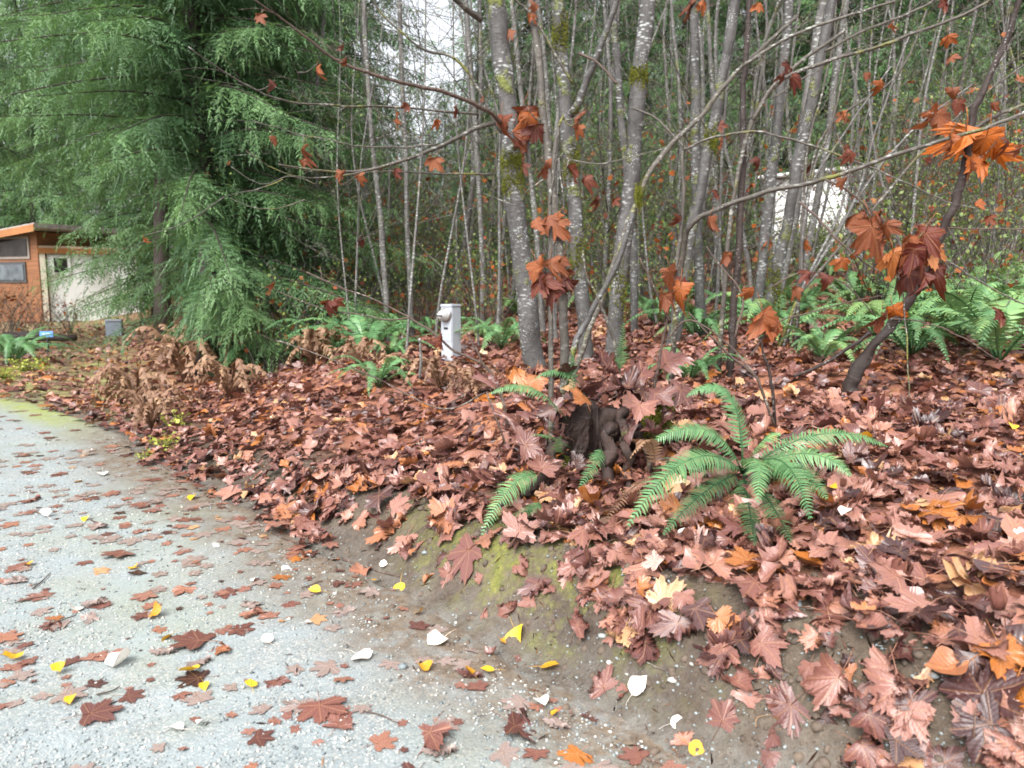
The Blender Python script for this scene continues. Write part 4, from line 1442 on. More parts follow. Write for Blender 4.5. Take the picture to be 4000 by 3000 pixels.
A1 = alder('thickest grey alder with pale lichen, left of the stump', [(2085, 1400), (2050, 1100), (2012, 800), (1990, 500), (1962, 200), (1938, 0)], [120, 108, 104], 7.6,
           moss=[(2005, 705, 90, 60), (2010, 620, 80, 40)], seed=1)
A2 = alder('grey alder with mossy side behind the hanging leaf clusters', [(2285, 1330), (2262, 1000), (2232, 700), (2200, 300), (2180, 0)], [84, 80, 76], 8.0, moss=[(2215, 130, 80, 90), (2250, 1000, 80, 120), (2240, 640, 70, 80)], seed=2)
A3 = alder('grey alder right of the stump with a moss cushion high up', [(2400, 1340), (2425, 1000), (2472, 700), (2495, 350), (2530, 0)], [92, 88, 84], 7.8, moss=[(2505, 280, 90, 45), (2410, 1080, 90, 180)], seed=3)
A3b = alder('slim speckled alder behind the mossy stump', [(2480, 1280), (2470, 900), (2430, 500), (2400, 100), (2390, -60)], [44, 40, 36], 9.5, seed=4)
A4 = alder('straight smooth grey alder pole, upper centre right', [(2735, 1150), (2722, 800), (2715, 450), (2716, 0)], [56, 52, 50], 8.6, seed=5)
A5 = alder('lichen speckled alder leaning right with mossy foot', [(2640, 1290), (2690, 960), (2760, 640), (2815, 340), (2860, 60)], [74, 64, 56], 8.2, moss=[(2670, 1060, 80, 200), (2780, 560, 60, 60)], seed=6)
A6 = alder('thin dark reddish trunk in front of the pale alders', [(2862, 1300), (2874, 1100), (2896, 760), (2902, 380), (2915, 200)], [44, 38, 30], 6.6, MAT_DARKBARK, seed=7, top=6)
A7 = alder('smooth grey alder left of the white shed', [(2962, 1280), (2975, 1050), (3012, 700), (3056, 300), (3082, 0)], [58, 55, 50], 8.8, seed=8)
A8 = alder('white flecked alder leaning right in front of the white shed', [(2990, 1250), (3070, 900), (3122, 600), (3182, 340), (3245, 40)], [66, 62, 54], 8.4, moss=[(3010, 1120, 70, 140)], seed=9)
A8b = alder('mossy alder foot beside the flecked leaning alder', [(3030, 1240), (3070, 1000), (3110, 760), (3135, 500), (3200, 100), (3215, -50)], [64, 54, 46], 9.2, MAT_ALDER_THIN, seed=10, moss=[(3025, 1150, 70, 170)])
A9 = alder('slim grey alder behind the flecked leaning alder', [(3150, 1000), (3215, 650), (3262, 300), (3305, 0)], [40, 36, 32], 10.5, MAT_ALDER_THIN, seed=11)
A10 = alder('slender mossy maple stem slanting up right from the stump', [(2300, 1300), (2380, 1080), (2470, 830), (2560, 640), (2720, 470), (2870, 290), (3000, 170), (3110, 60)], [32, 28, 18], 6.8, MAT_TWIG, seed=12, top=0,
            group='maple saplings', name='maple_sapling', moss=[(2500, 760, 50, 50)])
A11 = alder('small alder with cream lichen between the two thick ones', [(2170, 1330), (2150, 1000), (2170, 600), (2200, 250), (2190, 0)], [36, 32, 30], 9.5, MAT_ALDER_THIN, seed=13)
A12 = alder('pale thin alder just right of the thickest alder', [(2120, 1300), (2095, 900), (2040, 400), (2000, 0)], [34, 30, 26], 10.5, MAT_ALDER_THIN, seed=14)
A13 = alder('grey alder in the gap under the white sky', [(1885, 1250), (1880, 900), (1850, 400), (1820, 0)], [34, 30, 26], 12.0, MAT_ALDER_THIN, seed=15)
A14 = alder('slim pale alder left of the pedestal, nearer of the pair', [(1512, 1240), (1490, 900), (1450, 500), (1425, 100), (1420, -60)], [32, 28, 24], 11.5, MAT_ALDER_THIN, seed=16)
A15 = alder('slim pale alder left of the pedestal, straighter of the pair', [(1605, 1220), (1592, 900), (1580, 500), (1560, 0)], [30, 27, 24], 12.0, MAT_ALDER_THIN, seed=17)

# branches crossing the upper left
branch(A1, [(1955, 480), (1900, 430), (1755, 366), (1560, 320), (1333, 241), (1150, 110), (985, -10)], [7.3, 6.4, 5.8], 26, 7, MAT_TWIG_DARK, seed=21, twigs=7)
branch(A1, [(1870, 447), (1600, 422), (1333, 413), (1100, 390), (890, 290), (735, 180)], [7.2, 6.2, 5.6], 13, 5, seed=22, twigs=6)
branch(A1, [(1930, 482), (1860, 500), (1720, 570), (1560, 630), (1400, 668), (1230, 665), (1090, 640)], [7.2, 6.3, 5.8], 26, 6, seed=23, twigs=6)
branch(A1, [(1710, 562), (1560, 575), (1420, 572), (1333, 558), (1160, 520), (990, 470)], [6.4, 6.0], 9, 4, seed=24, twigs=4)
branch(A1, [(1880, 78), (1800, 20), (1720, -60)], [7.4, 7.0], 30, 24, seed=25)
branch(A1, [(1930, 680), (1700, 676), (1500, 668), (1300, 690)], [7.4, 6.5], 11, 5, seed=26, twigs=3)
branch(A1, [(1480, 655), (1300, 690), (1120, 680), (960, 590)], [6.1, 5.8], 7, 3, seed=27, twigs=3)
branch(A1, [(1190, 780), (1080, 815), (990, 812), (895, 770)], [6.0, 5.8], 6, 3, seed=28)
branch(A1, [(1105, 700), (980, 745), (880, 765)], [6.0, 5.8], 6, 3, seed=29)
branch(A1, [(1240, 720), (1130, 690), (1020, 720), (900, 650)], [6.2, 6.0], 6, 3, seed=30)
branch(A1, [(1960, 520), (1800, 250), (1650, 190), (1500, 60), (1440, -30)], [7.6, 7.2], 16, 6, seed=31, twigs=5)
branch(A2, [(2228, 450), (2260, 400), (2310, 270), (2370, 120), (2420, -20)], [7.8, 7.4], 40, 24, MAT_ALDER, seed=32, sides=8)
branch(A2, [(2215, 620), (2330, 640), (2450, 620), (2600, 578)], [7.6, 7.4], 9, 4, seed=33)
branch(A2, [(2240, 330), (2120, 130), (2050, 30), (1980, -20)], [7.8, 7.6], 14, 8, seed=34)
branch(A3, [(2470, 420), (2560, 460), (2660, 560), (2700, 600)], [7.6, 7.2], 12, 5, seed=35, twigs=2)
branch(A3, [(2260, 210), (2330, 240), (2410, 330)], [7.6, 7.4], 14, 9, MAT_TWIG_DARK, seed=36)

# near maple sprouts at the stump
S1 = thing('maple_sapling', 'thin grey maple sprout with hanging leaf clusters, in front of the alders', 'sapling', P(2155, 1640, 4.3), 'maple saplings')
branch(S1, [(2155, 1640), (2150, 1300), (2150, 1050), (2150, 820), (2165, 640), (2180, 520), (2195, 460), (2215, 480)], [4.3, 4.35, 4.4], 30, 9, name='stem', seed=41, twigs=3, tw_len=.14)
branch(S1, [(2150, 800), (2160, 700), (2180, 620), (2200, 760)], [4.3, 4.2], 12, 7, seed=42)
branch(S1, [(2140, 690), (2060, 750), (2010, 800), (1890, 755)], [4.4, 4.6], 7, 3, seed=43)
S2 = thing('maple_sapling', 'smooth greenish pole standing upright from the stump', 'sapling', P(2205, 1500, 4.6), 'maple saplings')
branch(S2, [(2205, 1500), (2200, 1200), (2180, 900), (2140, 600), (2110, 300), (2080, 60), (2065, -60)], [4.6, 4.9], 44, 30, MAT_TWIG, name='stem', seed=44, sides=9, twigs=2)
S3 = thing('maple_sapling', 'slanting broken stems with orange leaves right of the stump', 'sapling', P(2560, 1480, 4.5), 'maple saplings')
branch(S3, [(2560, 1480), (2600, 1300), (2630, 1120), (2660, 1000)], [4.5, 4.4], 16, 8, MAT_TWIG_DARK, name='stem', seed=45)
branch(S3, [(2620, 1260), (2560, 1130), (2500, 1010)], [4.45, 4.4], 14, 7, MAT_TWIG_DARK, seed=46)
branch(S3, [(2590, 1340), (2700, 1250), (2850, 1350), (2950, 1470)], [4.5, 4.4], 11, 6, MAT_TWIG_DARK, seed=47)
S4 = thing('maple_sapling', 'splintered pale stick leaning between the alder bases', 'sapling', P(2400, 1330, 6.0), 'maple saplings')
branch(S4, [(2400, 1330), (2335, 1160), (2290, 1080), (2280, 980)], [6.0, 5.9], 18, 9, MAT_TWIG, name='stem', seed=48)
branch(S4, [(2250, 1330), (2310, 1220), (2420, 1010), (2470, 830)], [6.1, 6.2], 30, 24, MAT_ALDER, name='stem', seed=49, sides=8)
S5 = thing('maple_sapling', 'dark twig rising to the left over the meter pedestal foot', 'sapling', P(1965, 1560, 5.2), 'maple saplings')
branch(S5, [(1965, 1560), (1900, 1435), (1780, 1370), (1640, 1265), (1480, 1180), (1333, 1125), (1200, 1060)], [5.2, 5.4], 17, 5, MAT_TWIG_DARK, name='stem', seed=50, twigs=5, tw_len=.3)
branch(S5, [(1600, 1240), (1500, 1250), (1400, 1225), (1240, 1200), (1050, 1120)], [5.3, 5.5], 9, 4, MAT_TWIG_DARK, seed=51)
branch(S5, [(1930, 1490), (1850, 1350), (1820, 1300)], [5.2, 5.2], 13, 5, MAT_TWIG_DARK, seed=52)
S6 = thing('maple_sapling', 'bare thin twigs arching low over the leafy slope', 'sapling', P(1900, 1530, 4.9), 'maple saplings')
branch(S6, [(1900, 1530), (1750, 1600), (1600, 1545), (1430, 1460), (1200, 1370), (1080, 1330)], [4.9, 5.6], 9, 4, MAT_TWIG_DARK, name='stem', seed=53, twigs=4, tw_len=.25)
branch(S6, [(1640, 1480), (1645, 1360), (1640, 1320)], [5.4, 5.4], 14, 11, MAT_ALDER_THIN, seed=54)

# right hand branches: a low maple whose limbs cross the picture
M1 = thing('maple_sapling', 'low maple with a long lichen covered limb reaching up to the right', 'sapling', P(2650, 1150, 5.6), 'maple saplings')
branch(M1, [(2640, 1230), (2665, 1000), (2700, 880), (2800, 815), (2990, 750), (3200, 705), (3400, 640), (3640, 560), (3850, 500), (4060, 420)], [5.6, 5.2, 5.0], 28, 15, name='stem', seed=61, sides=8, twigs=6)
branch(M1, [(3225, 700), (3330, 760), (3430, 840), (3520, 915), (3570, 940)], [5.15, 5.0], 13, 6, MAT_TWIG_DARK, seed=62, twigs=2)
branch(M1, [(3120, 790), (3200, 860), (3260, 920), (3330, 990), (3430, 1060)], [5.2, 5.0], 13, 8, MAT_TWIG_DARK, seed=63)
branch(M1, [(2670, 585), (2800, 535), (2950, 515), (3060, 535), (3230, 590), (3420, 660), (3650, 765), (3720, 800)], [5.8, 5.2], 15, 6, MAT_TWIG, seed=64, twigs=5)
branch(M1, [(2640, 1080), (2670, 800), (2665, 590)], [5.8, 5.8], 22, 15, seed=65)
M2 = thing('maple_sapling', 'fan of pale limbs rising to the upper right corner', 'sapling', P(2820, 1250, 6.6), 'maple saplings')
branch(M2, [(2820, 1250), (2850, 900), (2900, 600), (2980, 400), (3120, 250), (3300, 120)], [6.6, 6.4], 24, 15, name='stem', seed=66, sides=8)
branch(M2, [(2940, 470), (3030, 330), (3200, 250), (3400, 190), (3600, 120), (3780, 50), (3880, -10)], [6.4, 6.0], 22, 12, seed=67, twigs=6)
branch(M2, [(3220, 200), (3400, 110), (3560, 50), (3700, -30)], [6.4, 6.2], 16, 10, seed=68, twigs=3)
branch(M2, [(2900, 260), (3060, 160), (3250, 80), (3500, 5)], [6.5, 6.2], 20, 12, seed=69, twigs=4)
branch(M2, [(3020, 380), (3200, 270), (3300, 210), (3470, 150)], [6.3, 6.2], 8, 4, seed=70)
M3 = thing('maple_sapling', 'cluster of straight pale shoots slanting right behind the white shed trunk', 'sapling', P(3120, 1150, 7.6), 'maple saplings')
for k, (a, b, c) in enumerate([((3160, 760), (3300, 520), (3480, 260)), ((3170, 700), (3250, 480), (3330, 100)), ((3330, 800), (3430, 480), (3560, 120)), ((3200, 560), (3500, 300), (3620, 40)), ((3270, 850), (3330, 620), (3400, 420)), ((3150, 620), (3220, 330), (3300, -20)), ((3400, 700), (3600, 480), (3800, 330)), ((3600, 600), (3780, 420), (4000, 250))]):
    branch(M3, [(3120, 1150), a, b, c], [7.6, 7.4], 17, 7, MAT_TWIG if k % 2 else MAT_ALDER_THIN, name='stem', seed=71 + k, twigs=3, tw_len=.5)
# the dark leaning sapling with orange leaves on the right
FT = G(3325, 1545)
YM = float(FT[1])
M4 = thing('maple_sapling', 'dark wet maple sapling leaning right with orange leaf clumps', 'sapling', FT, 'maple saplings')
B = Bag()
pts = px_curve([(3318, 1580), (3332, 1490), (3400, 1370), (3480, 1270), (3570, 1130), (3690, 890), (3760, 690), (3795, 470), (3850, 330), (3940, 130), (3990, -30)], [YM, YM - .1, YM - .2], 7)
pts = jitter(pts, .02, 88)
wid = np.interp(np.linspace(0, 1, len(pts)), [0, .1, .2, .35, .6, .8, 1], [96, 62, 38, 34, 31, 25, 18])
B.put(*tube(pts - np.array(M4.location), wid * YM / F_PX / 2, 14, .26, 5))
add('stem', B.mesh('stem', MAT_DARKBARK), M4)
BR.append((pts, M4))
branch(M4, [(3100, 1470), (3200, 1430), (3330, 1350), (3400, 1300)], [YM - .05, YM - .05], 14, 20, MAT_DARKBARK, seed=81)
branch(M4, [(3790, 510), (3900, 450), (4020, 400)], [YM - .15, YM - .25], 22, 16, MAT_TWIG, seed=82)
branch(M4, [(3690, 892), (3800, 893), (4020, 896)], [YM - .1, YM - .3], 9, 6, MAT_TWIG_DARK, seed=83)
branch(M4, [(3480, 1245), (3620, 1262), (3760, 1320), (3890, 1400)], [YM - .1, YM - .3], 8, 5, MAT_TWIG_DARK, seed=84)
branch(M4, [(3680, 1005), (3800, 1080), (3920, 1150), (4020, 1200)], [YM - .1, YM - .3], 9, 7, MAT_TWIG, seed=85)
branch(M4, [(3490, 980), (3530, 1180), (3545, 1420), (3555, 1620)], [YM - .5, YM - .6], 8, 7, MAT_TWIG, name='vine', seed=86)
S7 = thing('maple_sapling', 'crossing brown twigs between the alder bases and the leaning sapling', 'sapling', P(3020, 1540, 4.6), 'maple saplings')
branch(S7, [(3020, 1540), (2990, 1400), (2970, 1330)], [4.6, 4.6], 16, 9, MAT_DARKBARK, name='stem', seed=91)
branch(S7, [(2960, 1480), (2820, 1360), (2690, 1220)], [4.6, 4.7], 15, 7, MAT_TWIG_DARK, name='stem', seed=92)
branch(S7, [(2930, 1390), (3040, 1260), (3250, 1200), (3450, 1150)], [4.8, 5.0], 10, 5, MAT_TWIG_DARK, seed=93)
branch(S7, [(3020, 1120), (3150, 1060), (3300, 1110), (3420, 1240)], [4.9, 4.9], 8, 5, MAT_TWIG_DARK, seed=94)
branch(S7, [(2870, 1320), (2900, 1160), (2830, 1060), (2760, 960)], [4.7, 4.9], 12, 5, MAT_TWIG_DARK, seed=95)
branch(S7, [(3270, 520), (3350, 740), (3500, 960)], [5.0, 4.9], 7, 4, MAT_TWIG_DARK, seed=96)

# ------------------------------------------------------------------ leaves still hanging on the twigs (u, v, width px, tint)
HANG = [(1010, 70, 70, .9), (1070, 550, 60, .95), (1180, 590, 90, .95), (1185, 640, 60, .9), (1238, 280, 75, .7), (1330, 690, 70, .5), (1400, 700, 70, .55), (1540, 680, 80, .2), (1690, 640, 95, .75),
        (1546, 470, 90, .55), (1065, 335, 50, .1), (1340, 185, 45, .2), (1355, 245, 45, .3), (1780, 440, 60, .2), (1700, 480, 60, .6), (1590, 420, 50, .3), (1410, 950, 70, .15), (1880, 390, 40, .4),
        (1960, 500, 150, .35), (2030, 470, 170, .3), (2070, 480, 130, .6), (2050, 560, 200, .3), (2020, 590, 150, .12), (1990, 545, 150, .45), (2090, 520, 130, .1), (2030, 660, 90, .3),
        (2090, 30, 60, .85), (2070, 70, 55, .55), (1985, 130, 70, .5), (2260, 470, 110, .45), (2250, 510, 80, .55),
        (2135, 870, 110, .5), (2160, 900, 150, .55), (2100, 880, 90, .75), (2170, 850, 80, .6), (2130, 670, 90, .35), (2150, 640, 60, .8),
        (2110, 1060, 150, .7), (2150, 1050, 130, .8), (2180, 1040, 140, .85), (2120, 1120, 150, .3), (2190, 1100, 150, .1), (2150, 1160, 140, .15), (2215, 1120, 110, .2), (2100, 1100, 110, .15),
        (2240, 680, 110, .25), (2290, 720, 100, .3), (2340, 790, 90, .12), (2400, 790, 60, .3), (2620, 1090, 150, .8), (2650, 1150, 160, .6), (2600, 1180, 120, .9), (2670, 1110, 100, .25),
        (3080, 270, 90, .15), (3100, 320, 110, .2), (3060, 300, 70, .1), (2810, 500, 70, .3), (2820, 560, 60, .5), (2960, 630, 60, .1), (3160, 660, 60, .15), (3320, 610, 80, .3), (3690, 20, 90, .25),
        (3480, 110, 60, .55), (3700, 160, 80, .6), (3720, 230, 60, .9), (3385, 300, 50, .9), (3440, 340, 80, .65), (3300, 450, 60, .7), (2770, 880, 110, .85), (2800, 760, 60, .15), (2700, 30, 110, .4), (2750, 20, 90, .6), (2960, 30, 70, .6),
        (3680, 480, 190, .78), (3640, 470, 130, .75), (3770, 560, 210, .76), (3850, 580, 230, .74), (3830, 640, 180, .7), (3720, 570, 150, .72), (3900, 620, 160, .78), (3790, 660, 120, .5), (3740, 420, 90, .3), (3720, 370, 80, .45),
        (3560, 1010, 190, .2), (3600, 950, 200, .3), (3640, 930, 160, .2), (3540, 960, 160, .75), (3490, 1020, 170, .9), (3580, 1080, 200, .05), (3640, 1000, 150, .95), (3660, 1070, 150, .15), (3610, 1110, 140, .25), (3530, 1090, 150, .1),
        (3420, 930, 240, .5), (3360, 950, 160, .55), (3460, 900, 120, .5), (3000, 1270, 220, .55), (2960, 1240, 150, .6), (3040, 1290, 120, .75), (3440, 1260, 130, .35), (3500, 1230, 120, .75), (3910, 1240, 110, .2), (3160, 1080, 90, .25), (3140, 960, 80, .6),
        (3860, 860, 70, .4), (3830, 800, 60, .6), (3940, 560, 90, .3), (3980, 590, 80, .5), (3880, 420, 60, .5), (1720, 1340, 80, .3), (1270, 1200, 110, .25), (1310, 1190, 80, .3), (3000, 960, 70, .7), (2920, 740, 70, .3), (2650, 860, 60, .2),
        (1060, 1120, 60, .5), (560, 940, 40, .6), (3290, 720, 70, .5), (3100, 1140, 80, .8), (3280, 1030, 90, .6), (3330, 870, 110, .5), (3390, 850, 90, .4), (3230, 1100, 80, .2), (2840, 1010, 90, .5), (2930, 1150, 80, .6)]
bp = np.vstack([b[0] for b in BR])
bo = np.concatenate([np.full(len(b[0]), k) for k, b in enumerate(BR)])
bu, bv, bd = to_px(bp)
for k, (u, v, w, t) in enumerate(HANG):
    prox = np.hypot(bu - u, np.where(bv - v > 0, (bv - v) * 2.0, bv - v))
    i = int(np.argmin(prox + 12 * np.maximum(0, bd - 5.6)))
    owner = BR[bo[i]][1]
    if t > .62 and owner != M4:
        t = .60 - .5 * (t - .62)
    elif t > .6:
        t = t * .96
    y = bp[i][1] - 0.05
    c = P(u, v, y)
    dep = to_px(c)[2]
    sc = w * dep / F_PX * 0.60
    # hang: leaf axis points down, face towards the light with a random turn
    a = random.gauss(-1.57, 1.0)
    nrm3 = unit(np.array([[math.cos(a), math.sin(a), random.uniform(-.1, .7)]]))[0]
    down = np.array([random.uniform(-.6, .6), random.uniform(-.3, .3), -1.0])
    yv = unit(down - nrm3 * (down @ nrm3))
    xv = np.cross(yv, nrm3)
    Mr = np.stack([xv, yv, nrm3], 1)
    joint = c - yv * sc * 0.35
    o = put_leaf('leaf', ME_HANG[k % 8], joint, Mr, sc, t, owner)
    gap = np.linalg.norm(joint - bp[i])
    if gap > 0.06:
        mid = (joint + bp[i]) / 2 + np.array([0, 0, -.06 * gap])
        q = catmull(np.array([bp[i], mid, joint - yv * sc * .5]), 4) - np.array(owner.location)
        Bq = Bag()
        Bq.put(*tube(q, np.linspace(.0045, .0026, len(q)), 4))
        add('twig', Bq.mesh('twig', MAT_TWIG), owner)

# ------------------------------------------------------------------ the old stump
def build_stump():
    c = np.array([P(2330, 1850, 4.5)[0], 4.5, 0.0])
    c[2] = hz(c[0], c[1]) - 0.15
    t = thing('tree_stump', 'rotten mossy stump with dark hollows, buried in leaves on the bank', 'stump', c)
    na, nzv = 120, 40
    a = np.linspace(0, 2 * np.pi, na, endpoint=False)
    zz_ = np.linspace(0, 0.50, nzv)
    A_, Z_ = np.meshgrid(a, zz_)
    ca, sa = np.cos(A_), np.sin(A_)
    flare = 0.23 + 0.18 * np.exp(-Z_ / 0.13) * (0.55 + 0.45 * np.sin(A_ * 5 + 1.1))
    rid = 0.10 * (fbm(ca * 6 + 5, sa * 6 + Z_ * .7 + 3, 7, 3) - .5) + 0.16 * (fbm(ca * 2.2 + 15, sa * 2.2 + Z_ * 2 + 3, 8, 3) - .5) + 0.045 * (fbm(ca * 14 + 5, sa * 14 + Z_ * 2, 17, 2) - .5)
    r_ = flare + rid
    for ac, zc, wa, wz, dp in ((-2.05, .30, .30, .22, .24), (-1.28, .22, .16, .2, .13), (-2.75, .18, .25, .12, .20), (-1.0, .12, .12, .14, .12), (-1.62, .08, .10, .12, .08)):
        dd = (A_ - ac + np.pi) % (2 * np.pi) - np.pi
        r_ = r_ - dp * np.exp(-(dd / wa) ** 2 - ((Z_ - zc) / wz) ** 2)
    topf = sstep(.34, .52, Z_ + 0.12 * (fbm(ca * 3, sa * 3, 4, 2) - .5))
    r_ = np.maximum(r_ * (1 - topf * .6), .04)
    zt = Z_ * (0.8 + 0.45 * fbm(ca * 2.4 + 3, sa * 2.4 + 8, 9, 3))
    V = np.stack([r_ * ca * 1.1, r_ * sa * .85, zt], 2).reshape(-1, 3)
    i = np.arange(na)
    Fc = []
    for k in range(nzv - 1):
        Fc += [np.stack([k * na + i, k * na + (i + 1) % na, (k + 1) * na + (i + 1) % na], 1), np.stack([k * na + i, (k + 1) * na + (i + 1) % na, (k + 1) * na + i], 1)]
    V = np.vstack([V, [[0, 0, .42]]])
    Fc.append(np.stack([(nzv - 1) * na + i, (nzv - 1) * na + (i + 1) % na, np.full(na, len(V) - 1)], 1))
    add('wood', mesh_from('wood', V, np.vstack(Fc), MAT_STUMP, smooth=False), t)
    gb = np.random.default_rng(55)
    for k in range(30):                                     # split fibrous wood standing round the rim
        an = gb.uniform(-3.0, .2)
        hh_ = gb.uniform(.18, .44)
        rr0 = gb.uniform(.24, .30)
        q = np.array([(math.cos(an) * (rr0 + .05) * 1.1, math.sin(an) * (rr0 + .06) * .85, -.02), (math.cos(an) * rr0 * 1.1, math.sin(an) * rr0 * .85, hh_ * .5), (math.cos(an + .1) * rr0 * .95, math.sin(an + .1) * rr0 * .75, hh_)])
        q = jitter(catmull(q, 6), .035, 900 + k)
        S_ = Bag()
        S_.put(*tube(q, np.linspace(.034, .006, len(q)) * gb.uniform(.6, 1.2), 7, .6, 930 + k))
        add('bark_strip', S_.mesh('bark_strip', MAT_STUMP, smooth=False), t)
    for k, (u, v, h_) in enumerate([(2585, 1610, .10), (2550, 1650, .10), (2180, 1830, .06)]):
        p = P(u, v, 4.25)
        moss_pad(t, p, .05, h_, 400 + k)
    for k, (pl, w0, w1) in enumerate([([(2380, 1600), (2390, 1740), (2370, 1880), (2400, 2030)], .050, .016), ([(2200, 1720), (2120, 1860), (2020, 1960), (1960, 1990)], .032, .010), ([(2490, 1660), (2530, 1800), (2510, 1960)], .026, .010),
                                      ([(2440, 1620), (2450, 1780), (2430, 1960)], .034, .012)]):
        q = px_curve(pl, [4.16, 4.05, 3.9], 8)
        q = jitter(q, .07, 300 + k)
        R_ = Bag()
        R_.put(*tube(q - c, np.linspace(w0, w1, len(q)), 12, .5, 310 + k))
        add('root', R_.mesh('root', MAT_STUMP), t)
    return t


MAT_STUMP = m_bark('rotten_wood', (0.036, 0.019, 0.015), (0.10, 0.055, 0.04), (0.08, 0.08, 0.018), 0.36, 0.12, 0.75)
build_stump()
for k, (u, v, y, w, t, lab) in enumerate([(2330, 1500, 4.3, 150, .36, 'brown maple leaf on top of the stump, left'), (2450, 1510, 4.25, 190, .24, 'broad dark maple leaf draped over the stump top'), (2560, 1540, 4.2, 170, .42, 'pale brown maple leaf on the right of the stump top'),
                                          (2280, 1560, 4.15, 140, .8, 'orange maple leaf wedged at the left of the stump'), (2620, 1610, 4.1, 170, .3, 'plum maple leaf hanging over the mossy stump side'), (2500, 1580, 4.05, 170, .7, 'small tan maple leaf on the stump front'),
                                          (2010, 1440, 4.5, 170, .82, 'orange maple leaf caught upright left of the stump'), (2090, 1480, 4.4, 180, .78, 'rusty maple leaf beside the grey sprout'), (2120, 1830, 3.95, 150, .66, 'light tan maple leaf below the stump hollow'), (1970, 1640, 4.2, 180, .45, 'brown maple leaf leaning at the left stump edge'),
                                          (2600, 1420, 4.6, 190, .5, 'brown maple leaf standing behind the stump'), (2400, 1900, 3.85, 150, .28, 'dark wet maple leaf plastered on the stump root'), (2180, 1950, 3.8, 190, .52, 'pinkish maple leaf at the foot of the stump'), (2460, 1680, 4.05, 150, .35, 'maple leaf pinned to the stump bark'),
                                          (2220, 1460, 4.35, 150, .3, 'dark maple leaf behind the stump frond'), (2380, 1440, 4.45, 160, .42, 'reddish maple leaf at the back of the stump top'), (2510, 1470, 4.4, 150, .5, 'brown maple leaf behind the stump top right'), (2660, 1520, 4.3, 160, .46, 'brown maple leaf sliding off the stump to the right'),
                                          (2340, 1570, 4.1, 130, .2, 'blackish maple leaf over the stump hollow'), (2570, 1700, 4.05, 150, .5, 'brown maple leaf under the stump moss'), (2060, 1560, 4.25, 150, .5, 'brown maple leaf left of the stump hollow'), (2160, 1600, 4.15, 140, .36, 'dark brown maple leaf by the arching stump frond'),
                                          (2050, 1740, 4.05, 170, .5, 'brown maple leaf on the left stump root'), (2250, 2040, 3.75, 170, .45, 'reddish maple leaf below the stump root'), (2120, 2060, 3.7, 150, .3, 'dark maple leaf where the bank drops below the stump'), (2330, 2090, 3.7, 190, .55, 'pinkish maple leaf on the lip of the bank'),
                                          (2480, 2080, 3.65, 180, .4, 'brown maple leaf on the lip between stump and fern'), (1900, 1480, 4.6, 150, .5, 'brown maple leaf behind the left stump edge'), (2440, 1800, 3.98, 130, .3, 'dark maple leaf stuck to the stump front')]):
    c = P(u, v, y)
    sc = w * y / F_PX * .62
    nn = unit(np.array([[random.gauss(0, .7), random.gauss(-.5, .5), .9]]))
    Mr = rot_from(nn, np.array([random.random() * 6.28]))[0]
    tag(put_leaf('maple_leaf', ME_HI[5 + k % 14], c, Mr, sc, t if t > .7 else t * .8), lab, 'leaf', 'fallen brown maple leaves')

# ------------------------------------------------------------------ slim alders further back (one label for each stretch of thicket)
def slim_proto(seed, H=9.5, r0=0.055, branches=16):
    g = np.random.default_rng(seed)
    z = np.linspace(-.25, H, 9)
    pts = np.stack([0.28 * (vnoise(z * .35 + seed, z * 0, 1) - .5) * 2 + .02 * z * g.uniform(-1, 1), .28 * (vnoise(z * .35 + 50 + seed, z * 0, 2) - .5) * 2, z], 1)
    pts = catmull(pts, 4)
    rad = np.interp(pts[:, 2], [-.3, 0, H], [r0 * 1.25, r0, r0 * .18])
    T, C = Bag(), Bag()
    T.put(*tube(pts, rad, 8, .08, seed))
    for k in range(branches):
        i = int(g.uniform(.16, .97) * (len(pts) - 1))
        a = g.random() * 6.28
        l = g.uniform(.6, 1.9)
        up = g.uniform(.15, .95)
        d = np.array([math.cos(a), math.sin(a), up])
        e = catmull(np.array([pts[i], pts[i] + d * l * .5, pts[i] + d * l * np.array([1, 1, 1.2])]), 4)
        C.put(*tube(e, np.linspace(rad[i] * .38, .003, len(e)), 3))
        for q in range(4):
            j = g.integers(2, len(e) - 1)
            d2 = unit(d + 0.9 * g.standard_normal(3))
            C.put(*tube(np.array([e[j], e[j] + d2 * l * .18, e[j] + d2 * l * .38]), [.004, .003, .0016], 3))
    return T.mesh('trunk', MAT_ALDER_THIN), C.mesh('crown', MAT_TWIG)


SLIM = [slim_proto(500 + k, 9.5, r) for k, r in enumerate((.045, .06, .035, .05, .04))]


def stretch(u):
    return ('slim alder trunk between evergreen and meter pedestal' if u < 1700 else 'slim alder trunk below the white sky gap' if u < 1930 else
            'slim alder trunk far behind the mossy stump' if u < 2600 else 'slim alder trunk in the thicket left of the white shed' if u < 3050 else
            'slim alder trunk in the thicket right of the white shed')


ORD = 'first second third fourth fifth sixth seventh eighth ninth tenth eleventh twelfth thirteenth fourteenth fifteenth sixteenth'.split()
random.seed(21)
CNT = {}


def nth(lab):
    CNT[lab] = CNT.get(lab, 0) + 1
    return f'{lab}, {ORD[CNT[lab] - 1]} from the left'


